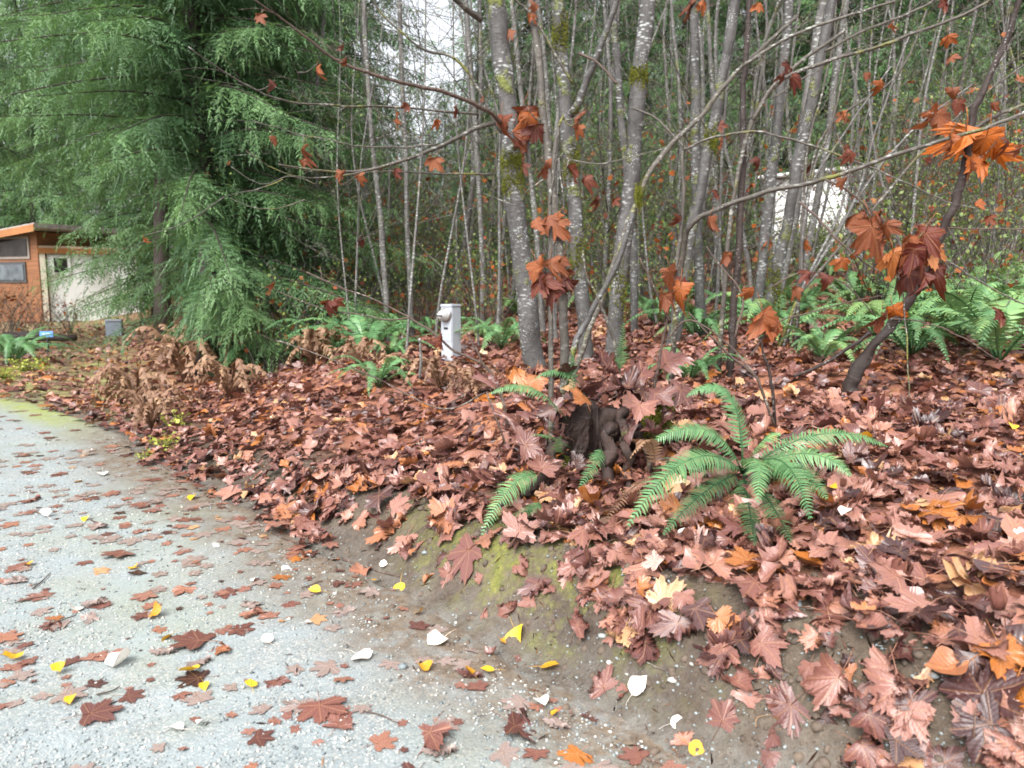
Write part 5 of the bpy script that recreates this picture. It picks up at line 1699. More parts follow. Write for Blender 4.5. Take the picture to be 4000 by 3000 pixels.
slots = [(1130, 15), (1210, 18), (1290, 14), (1360, 21), (1400, 16), (1450, 24), (1770, 14), (1810, 24), (1840, 17), (1900, 20), (1935, 13),
         (2010, 15), (2060, 18), (2110, 13), (2150, 21), (2230, 14), (2270, 18), (2320, 12), (2350, 16), (2390, 22), (2440, 13), (2540, 15), (2570, 19), (2610, 13), (2650, 17), (2690, 12), (2760, 15), (2790, 20),
         (2830, 13), (2880, 17), (2930, 14), (2950, 20), (3000, 16), (3040, 12.5), (3100, 18), (3160, 14), (3400, 20), (3320, 17), (3370, 13), (3430, 19), (3500, 15), (3580, 21), (3650, 14), (3720, 18), (3800, 15), (3890, 20), (3960, 16), (1070, 20), (1000, 24)]
for k, (u, y) in enumerate(sorted(slots)):
    u += random.uniform(-8, 8)
    p = P(u, 1000, y)
    z = hz(p[0], y)
    t = thing('alder_tree', nth(stretch(u)), 'tree', (p[0], y, z), 'slim alders in the thicket', random.random() * 6.28, random.uniform(.75, 1.25))
    t.rotation_euler = (random.gauss(0, .05), random.gauss(0.04, .07), random.random() * 6.28)
    tr, cr = SLIM[k % 5]
    add('trunk', tr, t)
    add('crown', cr, t)


THIN = [slim_proto(540 + k, 6.5, r, 26) for k, r in enumerate((.018, .024, .02, .028))]
random.seed(33)
tu = sorted([1330 + 60 * k + random.uniform(-25, 25) for k in range(9)] + [1960 + 52 * k + random.uniform(-20, 20) for k in range(40)])
for k, u in enumerate(tu):
    if 3090 < u < 3330:
        continue
    y = random.uniform(9.2, 17)
    p = P(u, 1000, y)
    lab = ('pole thin sapling right of the big evergreen' if u < 1500 else 'pole thin sapling around the meter pedestal' if u < 1960 else 'pole thin sapling behind the thickest alder' if u < 2300 else 'pole thin sapling behind the stump' if u < 2700 else
           'pole thin sapling left of the white shed' if u < 3000 else 'pole thin sapling before the white shed' if u < 3400 else 'pole thin sapling behind the orange leaf clumps' if u < 3750 else 'pole thin sapling at the right edge')
    t = thing('alder_sapling', nth(lab), 'sapling', (p[0], y, hz(p[0], y)), 'thin saplings in the thicket', 0, random.uniform(.7, 1.2))
    t.rotation_euler = (random.gauss(0, .08), random.gauss(0.10 if u > 2600 else 0, .10), random.random() * 6.28)
    add('trunk', THIN[k % 4][0], t)
    add('crown', THIN[k % 4][1], t)


# ------------------------------------------------------------------ evergreens
def spray(n_side, ln, seed, hang=0.5):
    """one flat drooping branchlet of length 1 along +x, made of small pointed blades"""
    g = np.random.default_rng(seed)
    t = np.linspace(.06, 1, n_side)
    V, Fc = [], []
    k = 0
    for sg in (-1, 1):
        for q in t:
            c = np.array([q, 0, -hang * q * q])
            l = ln * (1.05 - q * .8) * g.uniform(.75, 1.25)
            d = np.array([.62, .75 * sg, -.25 * g.uniform(.2, 1.6)])
            s = np.array([.10, -.03 * sg, 0]) * (.62 if n_side < 10 else .40)
            c = c + g.normal(0, .018, 3)
            d = d + g.normal(0, .16, 3)
            V += [c - s * .35, c + d * l * .5 + s * .55, c + d * l, c + d * l * .5 - s * .55]
            Fc += [(k, k + 1, k + 2), (k, k + 2, k + 3)]
            k += 4
    V += [np.array([.9, -.02, -hang * .81]), np.array([1.18, 0, -hang * 1.35]), np.array([.9, .02, -hang * .81])]
    Fc.append((k, k + 1, k + 2))
    return np.array(V), np.array(Fc)


SPRAYS = [spray(13, .27, 600, .45), spray(12, .24, 601, .75), spray(14, .25, 602, .25)]
SPRAYS_FAR = [spray(8, .32, 610, .45), spray(7, .30, 611, .75), spray(8, .32, 612, .25)]


def conifer(seed, H, R0, zlow, nbr, sprays_per, sp_len, shape=1.0, drop=0.42, clear=None, dense_to=99, low=0, far=False):
    g = np.random.default_rng(seed)
    T, W, C = Bag(), Bag(), Bag()
    z = np.linspace(-.3, H, 14)
    T.put(*tube(np.stack([.08 * np.sin(z * .6 + seed), .08 * np.cos(z * .5), z], 1), np.interp(z, [-.3, .3, H], [.24, .16, .01]) * H / 14, 10, .12, seed))
    Ms, Ts, Ti, Ks = [], [], [], []
    for k in range(nbr + low):
        zb = zlow + (H * .985 - zlow) * (k + g.random()) / nbr
        f = (zb - zlow) / (H - zlow)
        if k >= nbr:                                        # short boughs round the foot
            zb, f = g.uniform(.25, 1.9), .45
        L = R0 * (1 - f) ** shape * g.uniform(.72, 1.12) + .25
        a = k * 2.399 + g.uniform(-.3, .3)
        if k >= nbr:
            a = g.uniform(-2.9, -.7)
        dr = np.array([math.cos(a), math.sin(a), 0])
        lift = g.uniform(-.05, .22) + .25 * f
        q = np.linspace(0, 1, 10)
        pts = np.array([0, 0, zb])[None] + dr[None] * (q * L)[:, None] + np.array([0, 0, 1.0])[None] * (L * (lift * q - drop * q ** 2 + .10 * q ** 4))[:, None]
        if clear is not None and clear(pts):
            continue
        W.put(*tube(pts, np.linspace(.008 + .005 * L, .003, 10), 4))
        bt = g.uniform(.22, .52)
        ns = max(5, int(sprays_per * L / R0 * (1 if zb < dense_to else .4)))
        perp = np.array([-dr[1], dr[0], 0])
        for j in range(ns):
            t = .05 + .95 * (j + g.random()) / ns
            c = np.array([np.interp(t, q, pts[:, m]) for m in range(3)])
            sg = 1 if j % 2 else -1
            l = sp_len * (1.15 - .60 * t) * g.uniform(.6, 1.3) * (1 if zb < dense_to else 1.35)
            ang = g.uniform(.35, 1.25)
            d = unit(dr * math.cos(ang) + perp * sg * math.sin(ang) + np.array([0, 0, g.uniform(-1.4, .05)]))
            up = unit(np.array([g.normal(0, .3), g.normal(0, .3), 1.0]))
            yv = unit(np.cross(up, d))
            zv = np.cross(d, yv)
            Ms.append(np.stack([d * l, yv * l, zv * l], 1))
            Ts.append(c)
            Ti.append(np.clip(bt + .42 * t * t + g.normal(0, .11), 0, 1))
            Ks.append(g.integers(0, 3))
    Ms, Ts, Ti, Ks = np.array(Ms), np.array(Ts), np.array(Ti), np.array(Ks)
    for k in range(3):
        m = Ks == k
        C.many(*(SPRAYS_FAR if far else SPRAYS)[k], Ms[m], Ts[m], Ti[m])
    return T.mesh('trunk', MAT_CONBARK), W.mesh('limbs', MAT_CONBARK), C.mesh('crown', MAT_CONIFER, smooth=False)


HERO_AT = P(800, 1000, 12.2)


def keeps_drive_open(pts):
    """no bough of the big evergreen hangs across the view down the drive to the house"""
    w = pts[4:] + np.array([HERO_AT[0], HERO_AT[1], hz(HERO_AT[0], HERO_AT[1]) - .42])
    u, v, _ = to_px(w)
    lim = np.interp(u, [-200, 150, 280, 450, 600, 700], [760, 790, 830, 860, 900, 1250])
    bad = (u < 690) & (v > lim) & ~((v > 1210) & (u > 480))
    return bool(bad.any()) or (pts[-1][1] < -1.9 and pts[-1][2] < .7)


CON_HERO = conifer(31, 15, 3.7, .35, 240, 92, .58, shape=.8, clear=keeps_drive_open, dense_to=6.6, low=46)
CON_HERO2 = conifer(32, 15, 3.0, .9, 160, 60, .60, shape=.8, dense_to=8)
CON_HIGH = conifer(33, 17, 3.6, 4.6, 130, 70, .66, shape=.75, dense_to=9)
CON_BACK = [conifer(41, 18, 3.2, .6, 165, 34, .80, shape=.75, far=True), conifer(42, 20, 3.6, .8, 165, 34, .88, shape=.7, far=True), conifer(43, 12, 2.7, .3, 120, 30, .70, shape=.8, far=True)]


def plant_conifer(ms, u, y, label, scale=1.0, rz=None, group='evergreens', tint=0.0, dz=0.0):
    p = P(u, 1000, y)
    t = thing('conifer_tree', label, 'tree', (p[0], y, hz(p[0], y) + dz), group, random.random() * 6.28 if rz is None else rz, scale)
    for nm, me in zip(('trunk', 'limbs', 'crown'), ms):
        o = add(nm, me, t)
        if nm == 'crown':
            o['tint'] = tint
    return t


random.seed(5)
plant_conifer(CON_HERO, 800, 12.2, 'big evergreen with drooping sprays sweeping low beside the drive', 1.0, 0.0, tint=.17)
plant_conifer(CON_HERO2, 1020, 14.5, 'evergreen with dark trunk right behind the big drooping one', 1.0, 1.2, tint=-.06)
plant_conifer(CON_HIGH, 640, 18.5, 'evergreen hanging over the house roof at the upper left', 1.0, 2.2, tint=.05)
plant_conifer(CON_HIGH, -380, 16.5, 'evergreen at the left edge beyond the drive', 1.0, 4.0, tint=.08)
BACKS = [(-150, 44), (40, 41), (280, 43), (-330, 40), (150, 38), (420, 33), (600, 26), (880, 24), (1080, 28), (1230, 24), (1340, 32), (1960, 36), (2080, 30), (2230, 38), (2380, 28), (2520, 34), (2660, 30), (2800, 38), (2930, 32), (3070, 34), (3220, 30), (3380, 36), (3500, 30), (3640, 26),
         (3760, 34), (3880, 24), (4020, 30), (4200, 26), (3950, 40), (1150, 40), (2450, 44), (3140, 45)]


def back_place(u):
    return ('far evergreen behind the house' if u < 500 else 'far evergreen behind the big drooping evergreen' if u < 1400 else 'far evergreen behind the mossy stump and thick alders' if u < 2600 else
            'far evergreen behind the white shed' if u < 3450 else 'far evergreen in the upper right corner')


for k, (u, y) in enumerate(sorted(BACKS)):
    plant_conifer(CON_BACK[k % 3 if k % 3 < 2 else 1], u, y, nth(back_place(u)), random.uniform(.95, 1.25), group='far evergreens', tint=random.uniform(.06, .26))
for k, (u, y, s) in enumerate(sorted([(1470, 34, .70), (1600, 38, .66), (1740, 34, .70), (1860, 30, .7), (1530, 27, .45), (1680, 26, .45), (1820, 25, .5), (1400, 22, .5), (2150, 22, .5), (2350, 24, .5), (2800, 24, .5), (3550, 22, .55), (3750, 20, .5), (3300, 26, .6), (2600, 21, .45)])):
    plant_conifer(CON_BACK[2], u, y, nth('young evergreen below the white gap of sky' if u < 1900 else 'young evergreen deep in the alder thicket'), s, group='young evergreens', tint=random.uniform(.12, .32))


# ------------------------------------------------------------------ undergrowth shrubs
def shrub_proto(seed, H, stems, leaves, gleaves, lsize=.07, spread=.5):
    g = np.random.default_rng(seed)
    S, Lf, Gr = Bag(), Bag(), Bag()
    tips = []
    for k in range(stems):
        a = g.random() * 6.28
        l = H * g.uniform(.55, 1.1)
        d = np.array([math.cos(a) * spread * g.uniform(.2, 1.2), math.sin(a) * spread * g.uniform(.2, 1.2), 1.0])
        b = np.array([g.normal(0, .15), g.normal(0, .15), -.1])
        e = catmull(np.array([b, b + d * l * .45, b + d * l * .8 + np.array([d[0], d[1], 0]) * .2, b + d * l + np.array([d[0], d[1], -.2]) * .45 * l * .5]), 5)
        S.put(*tube(e, np.linspace(.010, .003, len(e)), 4))
        for q in range(7):
            j = g.integers(4, len(e) - 1)
            d2 = unit(d + 1.1 * g.standard_normal(3))
            l2 = l * g.uniform(.1, .32)
            w = np.array([e[j], e[j] + d2 * l2 * .5, e[j] + d2 * l2 + np.array([0, 0, -.05 * l2])])
            S.put(*tube(w, [.004, .003, .0015], 3))
            tips += [w[1], w[2]]
        tips += [e[-1], e[-4]]
    tips = np.array(tips)
    i = g.integers(0, len(tips), leaves)
    nrm_ = unit(g.standard_normal((leaves, 3)) + np.array([0, -.3, .2]))
    Lf.many(*LEAF_LO[1][:2], rot_from(nrm_, g.random(leaves) * 6.28) * (lsize * g.uniform(.6, 1.3, leaves))[:, None, None], tips[i] + g.normal(0, .05, (leaves, 3)) - np.array([0, 0, .05]), np.clip(g.normal(.6, .22, leaves), 0, 1), LEAF_LO[1][2])
    out = [('stems', S.mesh('stems', MAT_TWIG)), ('leaves', Lf.mesh('leaves', MAT_LEAF_HANG, uv=True))]
    if gleaves:
        i = g.integers(0, len(tips), gleaves)
        ov = np.array([(0, 0, 0), (-.35, .5, .05), (0, 1, 0), (.35, .5, .05)])
        of = np.array([(0, 2, 1), (0, 3, 2)])
        Gr.many(ov, of, rot_from(unit(g.standard_normal((gleaves, 3)) + np.array([0, 0, .8])), g.random(gleaves) * 6.28) * (.045 * g.uniform(.5, 1.5, gleaves))[:, None, None], tips[i] + g.normal(0, .10, (gleaves, 3)), np.clip(g.normal(.45, .2, gleaves), 0, 1))
        out.append(('foliage', Gr.mesh('foliage', MAT_SHRUBLEAF)))
    return out


SHRUBS = [shrub_proto(700, 3.4, 16, 46, 420), shrub_proto(701, 3.2, 22, 60, 1500), shrub_proto(702, 3.8, 14, 40, 160), shrub_proto(703, 1.5, 18, 46, 520, .06, .7), shrub_proto(704, 1.5, 26, 30, 2600, .06, .8)]
SH = [(1150, 11.5, 3, 'low olive shrub with rusty leaves right of the evergreen'), (1250, 13, 1, 'twiggy shrub with brown leaves right of the evergreen'), (1360, 12.2, 3, 'mossy low shrub behind the fern row'), (1460, 14, 1, 'twiggy olive shrub behind the two slim alders'),
      (1560, 13, 3, 'olive shrub with orange leaves between the slim alders'), (1660, 12.5, 3, 'olive shrub with orange leaves behind the meter pedestal'), (1740, 14.5, 1, 'tall olive shrub behind the meter pedestal'), (1840, 13, 3, 'mossy shrub right behind the meter pedestal'),
      (1930, 11.5, 3, 'olive shrub left of the thickest alder foot'), (1320, 17, 0, 'tall leafless shrub deep in the left thicket'), (1620, 18, 0, 'tall leafless shrub under the sky gap'), (1780, 17, 2, 'tall thin shrub left of the thickest alder'),
      (2150, 12.5, 1, 'shrub between the two thickest alders'), (2350, 12, 3, 'low green shrub behind the stump'), (2550, 12.5, 1, 'shrub behind the leaning lichen alder'), (2620, 10.5, 3, 'low green shrub at the alder bases'), (2780, 13, 0, 'tall twiggy shrub behind the straight pole'),
      (2950, 12, 3, 'low shrub left below the white shed'), (3130, 19, 4, 'low green shrub against the white shed wall'), (3260, 17.5, 4, 'low green shrub before the corner of the white shed'), (3040, 18, 4, 'low green shrub left before the white shed'), (3190, 18.5, 4, 'low green shrub in the middle of the white shed front'), (3420, 11.5, 0, 'twiggy shrub right below the white shed'), (3430, 13, 0, 'tall tan shrub right of the white shed'), (3520, 11, 2, 'tall twiggy shrub in front of the right thicket'),
      (3600, 14, 0, 'tall tan shrub in the middle of the right thicket'), (3700, 12, 1, 'tan shrub with dead leaves behind the orange leaf clump'), (3800, 15, 0, 'tall tan shrub under the upper right evergreens'), (3880, 11, 1, 'tan shrub at the right edge thicket, nearer'), (3980, 13, 0, 'tan shrub at the right edge thicket, farther'),
      (3640, 9.2, 3, 'low yellow green shrub above the ferns on the right'), (3450, 9.5, 3, 'low shrub above the ferns right of the white shed'), (3850, 8.8, 3, 'low leafy shrub at the right edge above the ferns'), (2450, 16, 2, 'thin tall shrub far behind the stump'), (2050, 16, 2, 'thin tall shrub far behind the thickest alder'),
      (1060, 10.8, 3, 'low dark shrub at the evergreen foot'), (3560, 17, 1, 'olive shrub far up the right slope'), (3760, 18, 1, 'olive shrub far up the right slope, right one'),
      (2250, 14, 1, 'green shrub behind the small lichen alder'), (2420, 15, 1, 'green shrub deep behind the stump'), (2680, 15, 1, 'green shrub deep behind the straight pole'), (2850, 15.5, 1, 'green shrub deep behind the dark thin trunk'), 
      (2100, 20, 1, 'olive shrub far behind the thickest alder'), (1500, 21, 1, 'olive shrub under the left of the sky gap'), (1700, 22, 1, 'olive shrub under the right of the sky gap'), (1400, 18, 1, 'olive shrub far back beside the slim alders'), (3480, 14.5, 1, 'olive shrub in the right thicket behind the pale shoots'), (3650, 16, 1, 'olive shrub in the right thicket above the leaf clump'), (3900, 14, 1, 'olive shrub in the right thicket by the edge')]
random.seed(9)
for k, (u, y, kind, lab) in enumerate(SH):
    p = P(u, 1000, y)
    t = thing('shrub', lab, 'shrub', (p[0], y, hz(p[0], y)), 'undergrowth shrubs', random.random() * 6.28, random.uniform(.85, 1.15))
    for nm, me in SHRUBS[kind]:
        add(nm, me, t)
# weeds: pale yellow green plants beside the drive and the road edge
def weed_proto(seed, n, r, h):
    g = np.random.default_rng(seed)
    B = Bag()
    ov = np.array([(0, 0, 0), (-.4, .45, .08), (0, 1, 0), (.4, .45, .08)])
    of = np.array([(0, 2, 1), (0, 3, 2)])
    a, rr = g.random(n) * 6.28, r * np.sqrt(g.random(n))
    z = h * g.random(n)
    B.many(ov, of, rot_from(unit(g.standard_normal((n, 3)) * .6 + np.array([0, 0, 1])), g.random(n) * 6.28) * (.05 * g.uniform(.5, 1.4, n))[:, None, None], np.stack([rr * np.cos(a), rr * np.sin(a), z], 1), g.random(n))
    for i in range(n):
        B.put(*tube(np.array([(0, 0, -.02), (rr[i] * math.cos(a[i]) * .5, rr[i] * math.sin(a[i]) * .5, z[i] * .7), (rr[i] * math.cos(a[i]), rr[i] * math.sin(a[i]), z[i] + .002)]), .0022, 3))
    return B.mesh('weed', MAT_GROUNDCOVER)


WEEDS = [weed_proto(800, 150, .35, .22), weed_proto(801, 40, .16, .2)]
for u, v, k, s, lab in [(110, 1450, 0, 1.0, 'pale yellow green leafy plant beside the drive'), (10, 1480, 0, .9, 'pale yellow green plant at the left frame edge'),
                        (690, 1680, 1, 1.0, 'small yellow weed at the road edge'), (640, 1760, 1, .9, 'bright green weed where the verge meets the bank'), (560, 1800, 1, .5, 'tiny green weed on the upper road edge'), (2290, 1730, 1, .35, 'tiny green sprout in the stump hollow')]:
    p = G(u, v)
    tag(add('weed', WEEDS[k], None, p, (0, 0, random.random() * 6), s), lab, 'weed', 'weeds by the road')

# loose sticks on the ground
for k, (u0, v0, u1, v1, w, lab) in enumerate([(1340, 2190, 1560, 2260, 12, 'thin stick along the foot of the bank'), (560, 1800, 760, 1880, 14, 'dark twig at the upper road edge'), (1420, 2820, 1560, 2880, 8, 'fine twig on the lower gravel'), (180, 2480, 300, 2440, 7, 'fine twig on the left gravel'),
                                              (380, 2760, 470, 2720, 8, 'short twig by the white leaf on gravel'), (130, 2330, 200, 2270, 7, 'short dark twig at the far left of the road'), (2330, 2390, 2400, 2340, 9, 'short stick on the mossy soil'), (2540, 2580, 2600, 2480, 6, 'pale straw on the soil below the star shaped leaf'),
                                              (2950, 2870, 3010, 2800, 7, 'pale straw beside the plum leaf'), (3320, 2990, 3350, 2910, 8, 'pale straw near the bottom edge'), (1000, 2050, 1180, 2140, 12, 'brown twig where the road meets the litter'), (1750, 1610, 1930, 1545, 12, 'grey stick lying on the slope before the sprout'),
                                              (60, 2390, 180, 2360, 6, 'hair thin twig on the left gravel'), (1180, 2330, 1260, 2300, 6, 'hair thin twig near the road edge'), (2440, 2560, 2620, 2660, 7, 'thin root across the soil bank')]):
    a, b = G(u0, v0), G(u1, v1)
    lift = 0.008 + (0.05 if toe_dist(a[:1], a[1:2])[0] > .6 else 0)
    m_ = (a + b) / 2
    q = np.array([a, m_ + np.array([random.uniform(-.02, .02), random.uniform(-.02, .02), 0]), b])
    q[:, 2] = surf(q[:, 0], q[:, 1])[0] + lift
    q = catmull(q, 5)
    Bq = Bag()
    Bq.put(*tube(q - a, wr(w, a[1]) * np.linspace(1, .6, len(q)), 5, .15, k))
    tag(add('twig', Bq.mesh('twig', MAT_STRAW if 'straw' in lab else MAT_TWIG_DARK), None, a), lab, 'twig', 'loose sticks on the ground')

# ------------------------------------------------------------------ grey electric meter pedestal
MAT_METAL = m_plain('grey_painted_metal', (0.36, 0.39, 0.43), .42, .0, .06, 5)
MAT_GLASS = m_glass('meter_glass', (0.55, 0.56, 0.55))
MAT_RING = m_plain('steel_ring', (0.30, 0.29, 0.28), .35, .8, .15, 9)
MAT_BLACK = m_plain('black_plastic', (0.02, 0.02, 0.022), .4, 0, .1, 9)
y = 9.0
p = P(1764, 1500, y)
pz = hz(p[0], y)
ped = thing('meter_pedestal', 'grey metal electric meter pedestal standing in the leaf litter', 'meter', (p[0], y, pz), None, R(-38))
ztop = P(1764, 1188, y)[2] - pz
B = Bag()
B.put(*box(-.088, .088, -.08, .08, -.15, ztop - .03, .008))
add('cabinet', B.mesh('cabinet', MAT_METAL, smooth=False), ped)
B = Bag()
B.put(*box(-.094, .094, -.086, .086, ztop - .03, ztop, .008))
add('cap', B.mesh('cap', MAT_METAL, smooth=False), ped)
zm = P(1755, 1230, y)[2] - pz
B = Bag()
B.put(*box(-.08, .08, -.086, -.079, zm - .30, zm - .105, .003))
door = add('door', B.mesh('door', MAT_METAL, smooth=False), ped)
B = Bag()
B.put(*box(-.03, .03, -.092, -.084, zm - .165, zm - .14, .002))
add('latch', B.mesh('latch', MAT_BLACK, smooth=False), door)


def disc(y0, y1, r0, r1, n=24, dome=0):
    ys_ = np.linspace(y0, y1, 2 + dome)
    rs_ = [r0] + [r1 * math.cos(a) + .0 for a in np.linspace(0, 1.2, 1 + dome)] if dome else [r0, r1]
    pts = np.stack([0 * ys_, ys_, 0 * ys_], 1)
    a = np.linspace(0, 2 * np.pi, n, endpoint=False)
    V = np.vstack([np.stack([r * np.cos(a), 0 * a + yy_, r * np.sin(a)], 1) for r, yy_ in zip(rs_, ys_)])
    i = np.arange(n)
    Fc = []
    for k in range(len(ys_) - 1):
        Fc += [np.stack([k * n + i, k * n + (i + 1) % n, (k + 1) * n + (i + 1) % n], 1), np.stack([k * n + i, (k + 1) * n + (i + 1) % n, (k + 1) * n + i], 1)]
    V = np.vstack([V, [[0, ys_[-1], 0]]])
    k = len(ys_) - 1
    Fc.append(np.stack([k * n + i, k * n + (i + 1) % n, np.full(n, len(V) - 1)], 1))
    return V, np.vstack(Fc)


B = Bag()
V, Fc = disc(-.075, -.110, .084, .080)
B.put(V + np.array([0, 0, zm]), Fc)
mt = add('meter', B.mesh('meter', MAT_RING), ped)
B = Bag()
V, Fc = disc(-.109, -.205, .072, .066, dome=3)
B.put(V + np.array([0, 0, zm]), Fc)
add('glass_cover', B.mesh('glass_cover', MAT_GLASS), mt)
B = Bag()
B.put(*box(-.05, .05, -.2085, -.202, zm - .012, zm + .004, .001))
add('nameplate', B.mesh('nameplate', MAT_BLACK, smooth=False), mt)

# ------------------------------------------------------------------ the house beyond the drive
MAT_CEDAR = m_siding('cedar_siding', (0.20, 0.082, 0.034))
MAT_FASCIA = m_plain('orange_wood', (0.30, 0.125, 0.042), .5, 0, .15, 3)
MAT_ROOFING = m_plain('grey_roofing', (0.28, 0.25, 0.24), .8, 0, .25, 4)
MAT_WHITE = m_plain('white_paint', (0.80, 0.81, 0.82), .5, 0, .04, 2)
MAT_PANE = m_glass('dark_pane', (0.035, 0.030, 0.030))
MAT_PANE2 = m_glass('grey_pane', (0.10, 0.115, 0.13))
MAT_CREAM = m_plain('cream_post', (0.62, 0.56, 0.46), .6, 0, .06, 3)
YH = 29.0
cA = P(156, 1100, YH)
cL = P(-520, 1100, 33.2)
ang = math.atan2(cA[1] - cL[1], cA[0] - cL[0])
zg = hz(cA[0], cA[1])
house = thing('house', 'small cedar clad house with white annex beyond the drive', 'house', (cA[0], cA[1], zg), None, ang)


def zat(u, v, y=YH):
    return P(u, v, y)[2] - zg


def hpart(name, dims, mat, parent=house, bev=0.0):
    B = Bag()
    B.put(*box(*dims, bev))
    return add(name, B.mesh(name, mat, smooth=False), parent)


z_eave, z_cor = zat(10, 935), zat(150, 900)
# wall with a sloping top (single pitch roof, higher on the corner side)
Lw = float(np.linalg.norm(cA - cL))


def prism(x0, x1, y0, y1, z0, za, zb):
    """box whose top runs from za at x0 to zb at x1"""
    V = np.array([(x0, y0, z0), (x1, y0, z0), (x1, y1, z0), (x0, y1, z0), (x0, y0, za), (x1, y0, zb), (x1, y1, zb), (x0, y1, za)], float)
    Q = [(3, 2, 1, 0), (4, 5, 6, 7), (0, 1, 5, 4), (1, 2, 6, 5), (2, 3, 7, 6), (3, 0, 4, 7)]
    return V, np.array([t for q in Q for t in ((q[0], q[1], q[2]), (q[0], q[2], q[3]))])


slope = 0.10
zc = zat(140, 905)
B = Bag()
B.put(*prism(-Lw, 0, 0, 6, -.3, zc - slope * Lw, zc))
add('wall', B.mesh('wall', MAT_CEDAR, smooth=False), house)
B = Bag()
B.put(*prism(-Lw - .4, .55, -.45, -.40, zc - .12, zc - slope * Lw + .18, zc + .24))
V, Fc = prism(-Lw - .4, .55, -.45, 6.4, 0, 0, 0)
for vi in range(8):
    xx_ = V[vi, 0]
    base_ = zc + slope * xx_ + .03
    V[vi, 2] = base_ + (.20 if vi >= 4 else .02)
R_ = Bag()
R_.put(V, Fc)
roof = add('roof', R_.mesh('roof', MAT_ROOFING, smooth=False), house)
V2, F2 = prism(-Lw - .42, .57, -.50, -.452, 0, 0, 0)
for vi in range(8):
    base_ = zc + slope * V2[vi, 0]
    V2[vi, 2] = base_ + (.17 if vi >= 4 else -.08)
R_ = Bag()
R_.put(V2, F2)
add('fascia', R_.mesh('fascia', MAT_FASCIA, smooth=False), roof)


def along(u, y_guess=29.4):
    """distance along the front wall at picture column u"""
    d = ray(u, 1100)
    A2_ = np.array([[d[0], -math.cos(ang)], [d[1], -math.sin(ang)]])
    k, t = np.linalg.solve(A2_, np.array([cA[0], cA[1]]))
    return t, d[1] * k


def wall_window(u0, u1, v0, v1, pane, frame):
    (x0, ya), (x1, yb) = along(u0), along(u1)
    ym = (ya + yb) / 2
    za, zb = P(u0, v1, ym)[2] - zg, P(u0, v0, ym)[2] - zg
    w = hpart('window', (x0, x1, -.05, .02, za, zb), frame)
    hpart('pane', (x0 + .10, x1 - .10, -.075, -.03, za + .10, zb - .10), pane, w)
    return x0, x1, za, zb


wall_window(6, 128, 925, 1012, MAT_PANE, m_plain('taupe_frame', (0.20, 0.17, 0.15), .5))
wall_window(-60, 108, 1024, 1104, MAT_PANE2, m_plain('dark_frame', (0.05, 0.05, 0.055), .5))
wall_window(-230, -90, 1024, 1104, MAT_PANE2, MAT_FASCIA)
# white annex wall under a lower orange eave, to the right of the corner
zt = zat(220, 978, 30)
cE = P(560, 1100, 31.5)
ang2 = math.atan2(cE[1] - cA[1], cE[0] - cA[0])
L2 = float(np.linalg.norm(cE[:2] - cA[:2]))
ann = thing('annex', None, None, (0, 0, 0))
bpy.data.objects.remove(ann)


def turned(V):
    a = ang2 - ang
    c_, s_ = math.cos(a), math.sin(a)
    W = V.copy()
    W[:, 0], W[:, 1] = V[:, 0] * c_ - V[:, 1] * s_, V[:, 0] * s_ + V[:, 1] * c_
    return W


def apart(name, dims, mat, parent=house, bev=0):
    V, Fc = box(*dims, bev)
    B = Bag()
    B.put(turned(V), Fc)
    return add(name, B.mesh(name, mat, smooth=False), parent)


annex = apart('annex_wall', (.28, L2, .14, 4, -.3, zt - .145), MAT_WHITE)
annex['label'] = 'white annex wall half hidden by evergreen sprays'
eave = apart('annex_roof', (.02, L2 + .4, .02, 4.4, zt + .0, zt + .14), m_plain('tan_roofing', (0.46, 0.36, 0.26), .8, 0, .2, 4))
apart('fascia', (-.02, L2 + .4, -.05, .015, zt - .14, zt + .06), MAT_FASCIA, eave)
apart('post', (.05, .23, .0, .13, -.3, zt - .145), MAT_CREAM)
wx0 = .50
za, zb = zat(220, 1066, 29.6), zat(220, 1006, 29.6)
wf = apart('window', (wx0 - .10, wx0 + .59, .085, .138, za - .1, zb + .08), MAT_WHITE)
apart('pane', (wx0 + .02, wx0 + .47, .07, .10, za + .02, zb - .02), MAT_PANE, wf)

# blue sign, grey box and the dark log by the drive
MAT_BLUE = m_plain('blue_sign_face', (0.12, 0.30, 0.85), .35, 0, .08, 12)
p = P(182, 1305, 17.0)
g0 = hz(p[0], p[1])
sign = thing('address_sign', 'small blue sign plate low beside the leafy drive', 'sign', (p[0], p[1], g0))
w2, h2, zc_ = .145, .062, p[2] - g0
B = Bag()
B.put(*box(-.02, .02, -.0, .035, -.1, zc_ + .02, .003))
add('post', B.mesh('post', MAT_BLACK, smooth=False), sign)
B = Bag()
B.put(*box(-w2, w2, -.014, -.002, zc_ - h2, zc_ + h2, .004))
pl_ = add('plate', B.mesh('plate', MAT_BLUE, smooth=False), sign)
B = Bag()
for x_ in (-.055, .01, .06):
    B.put(*box(x_ - .022, x_ + .022, -.0185, -.0145, zc_ - .022, zc_ + .026, .002))
add('pale_marks', B.mesh('pale_marks', m_plain('pale_blue_marks', (.45, .66, .92), .4, 0, .05, 5), smooth=False), pl_)
p = P(446, 1262, 22.0)
g0 = hz(p[0], p[1])
bx_ = thing('storage_box', 'blue grey box on the drive under the evergreen sprays', 'box', (p[0], p[1], g0), None, .3)
hh = max(.35, p[2] - g0 + .1)
B = Bag()
B.put(*box(-.21, .21, -.16, .16, -.02, hh - .05, .02))
add('body', B.mesh('body', m_plain('blue_grey_plastic', (.24, .28, .34), .5), smooth=False), bx_)
B = Bag()
B.put(*box(-.225, .225, -.175, .175, hh - .05, hh, .015))
add('lid', B.mesh('lid', m_plain('grey_lid', (.34, .37, .42), .5), smooth=False), bx_)
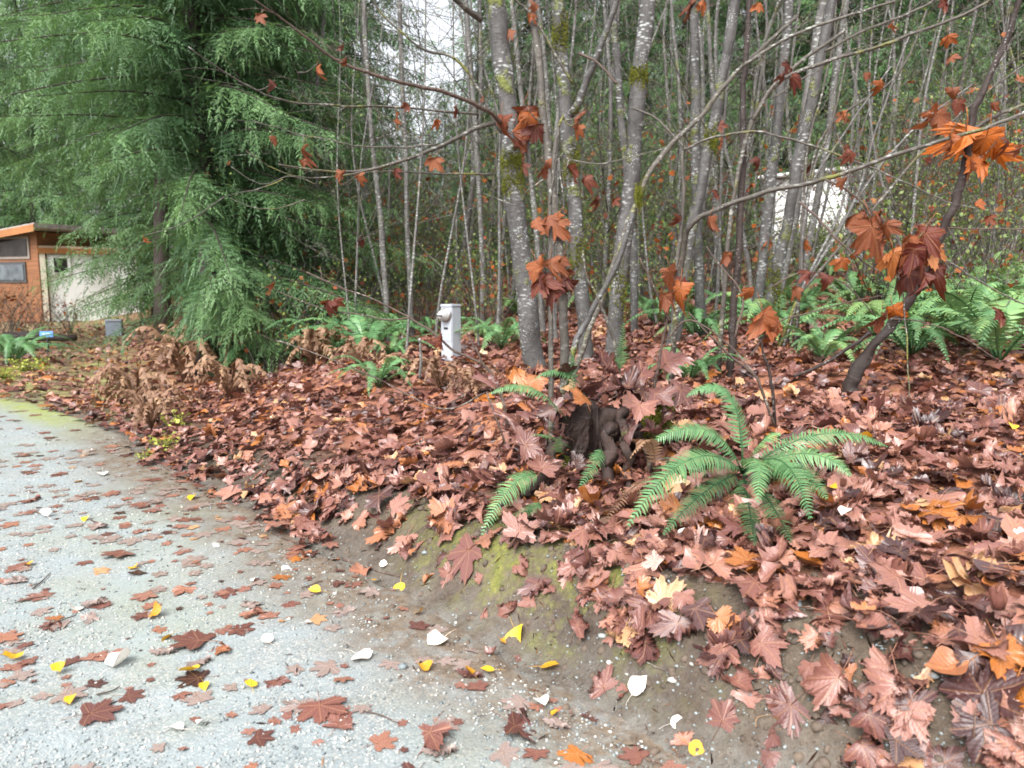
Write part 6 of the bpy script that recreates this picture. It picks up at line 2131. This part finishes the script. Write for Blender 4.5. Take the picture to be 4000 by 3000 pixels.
q = px_curve([(20, 1320), (120, 1312), (300, 1318)], [18.5, 18.6, 18.8], 5)
q = jitter(q, .05, 4)
B = Bag()
B.put(*tube(q - q[0], np.linspace(.13, .07, len(q)), 10, .4, 3))
tag(add('log', B.mesh('log', MAT_DARKBARK), None, q[0]), 'dark log lying behind the blue sign', 'log')
for k, (u, yv, kind, s, lab) in enumerate([(30, 21, 3, 1.0, 'brown twiggy shrub in front of the house, left'), (140, 22, 3, .9, 'brown twiggy shrub in front of the house corner'), (250, 23, 3, .8, 'brown shrub before the white annex'), (-60, 19, 3, 1.1, 'brown shrub at the left edge of the drive')]):
    p = P(u, 1000, yv)
    t = thing('shrub', lab, 'shrub', (p[0], yv, hz(p[0], yv)), 'undergrowth shrubs', k * 1.3, s)
    for nm, me in SHRUBS[kind][:2]:
        add(nm, me, t)
    for nm, me in SHRUBS[0][:2]:
        o = add(nm, me, t, scale=.45)

# ------------------------------------------------------------------ white shed seen through the alders on the right
MAT_SHEDSIDE = m_plain('pale_grey_siding', (0.42, 0.48, 0.52), .6, 0, .06, 3)
YS_ = 21.0
cS = P(3305, 760, YS_)
cSl = P(3000, 760, 22.6)
angS = math.atan2(cS[1] - cSl[1], cS[0] - cSl[0])
gS = hz(cS[0], cS[1]) - .3
shed = thing('shed', 'white shed glimpsed between grey alder trunks on the upper right', 'shed', (cS[0], cS[1], gS), None, angS)
LS_ = float(np.linalg.norm(cS - cSl))
zT = P(3292, 668, YS_)[2] - gS
DS = 2.6


def spart(name, dims, mat, parent=shed, bev=0):
    B = Bag()
    B.put(*box(*dims, bev))
    return add(name, B.mesh(name, mat, smooth=False), parent)


spart('wall', (-LS_, -.02, 0.02, DS, -.4, zT - .05), MAT_WHITE)
nb = 16
hb_ = (zT + .1) / nb
for k in range(nb):
    z0_ = -.15 + k * hb_
    B = Bag()
    V, Fc = box(-.018, .016, .03, DS, z0_, z0_ + hb_ * .98)
    V[V[:, 2] < z0_ + .01, 0] += .016 * (V[V[:, 2] < z0_ + .01, 0] > 0)
    B.put(V, Fc)
    add('siding_board', B.mesh('siding_board', MAT_SHEDSIDE, smooth=False), shed)
    V, Fc = box(-LS_, -.03, -.014, .016, z0_, z0_ + hb_ * .98)
    V[V[:, 2] < z0_ + .01, 1] -= .014 * (V[V[:, 2] < z0_ + .01, 1] < 0)
    B = Bag()
    B.put(V, Fc)
    add('siding_board', B.mesh('siding_board', MAT_WHITE, smooth=False), shed)
spart('corner_post', (-.06, .035, -.04, .045, -.3, zT), MAT_WHITE)
spart('roof', (-LS_ - .2, .22, -.25, DS + .2, zT + .0, zT + .09), MAT_WHITE, shed, .02)
print('objects', len(bpy.data.objects), 'tris', sum(len(m.polygons) for m in bpy.data.meshes))
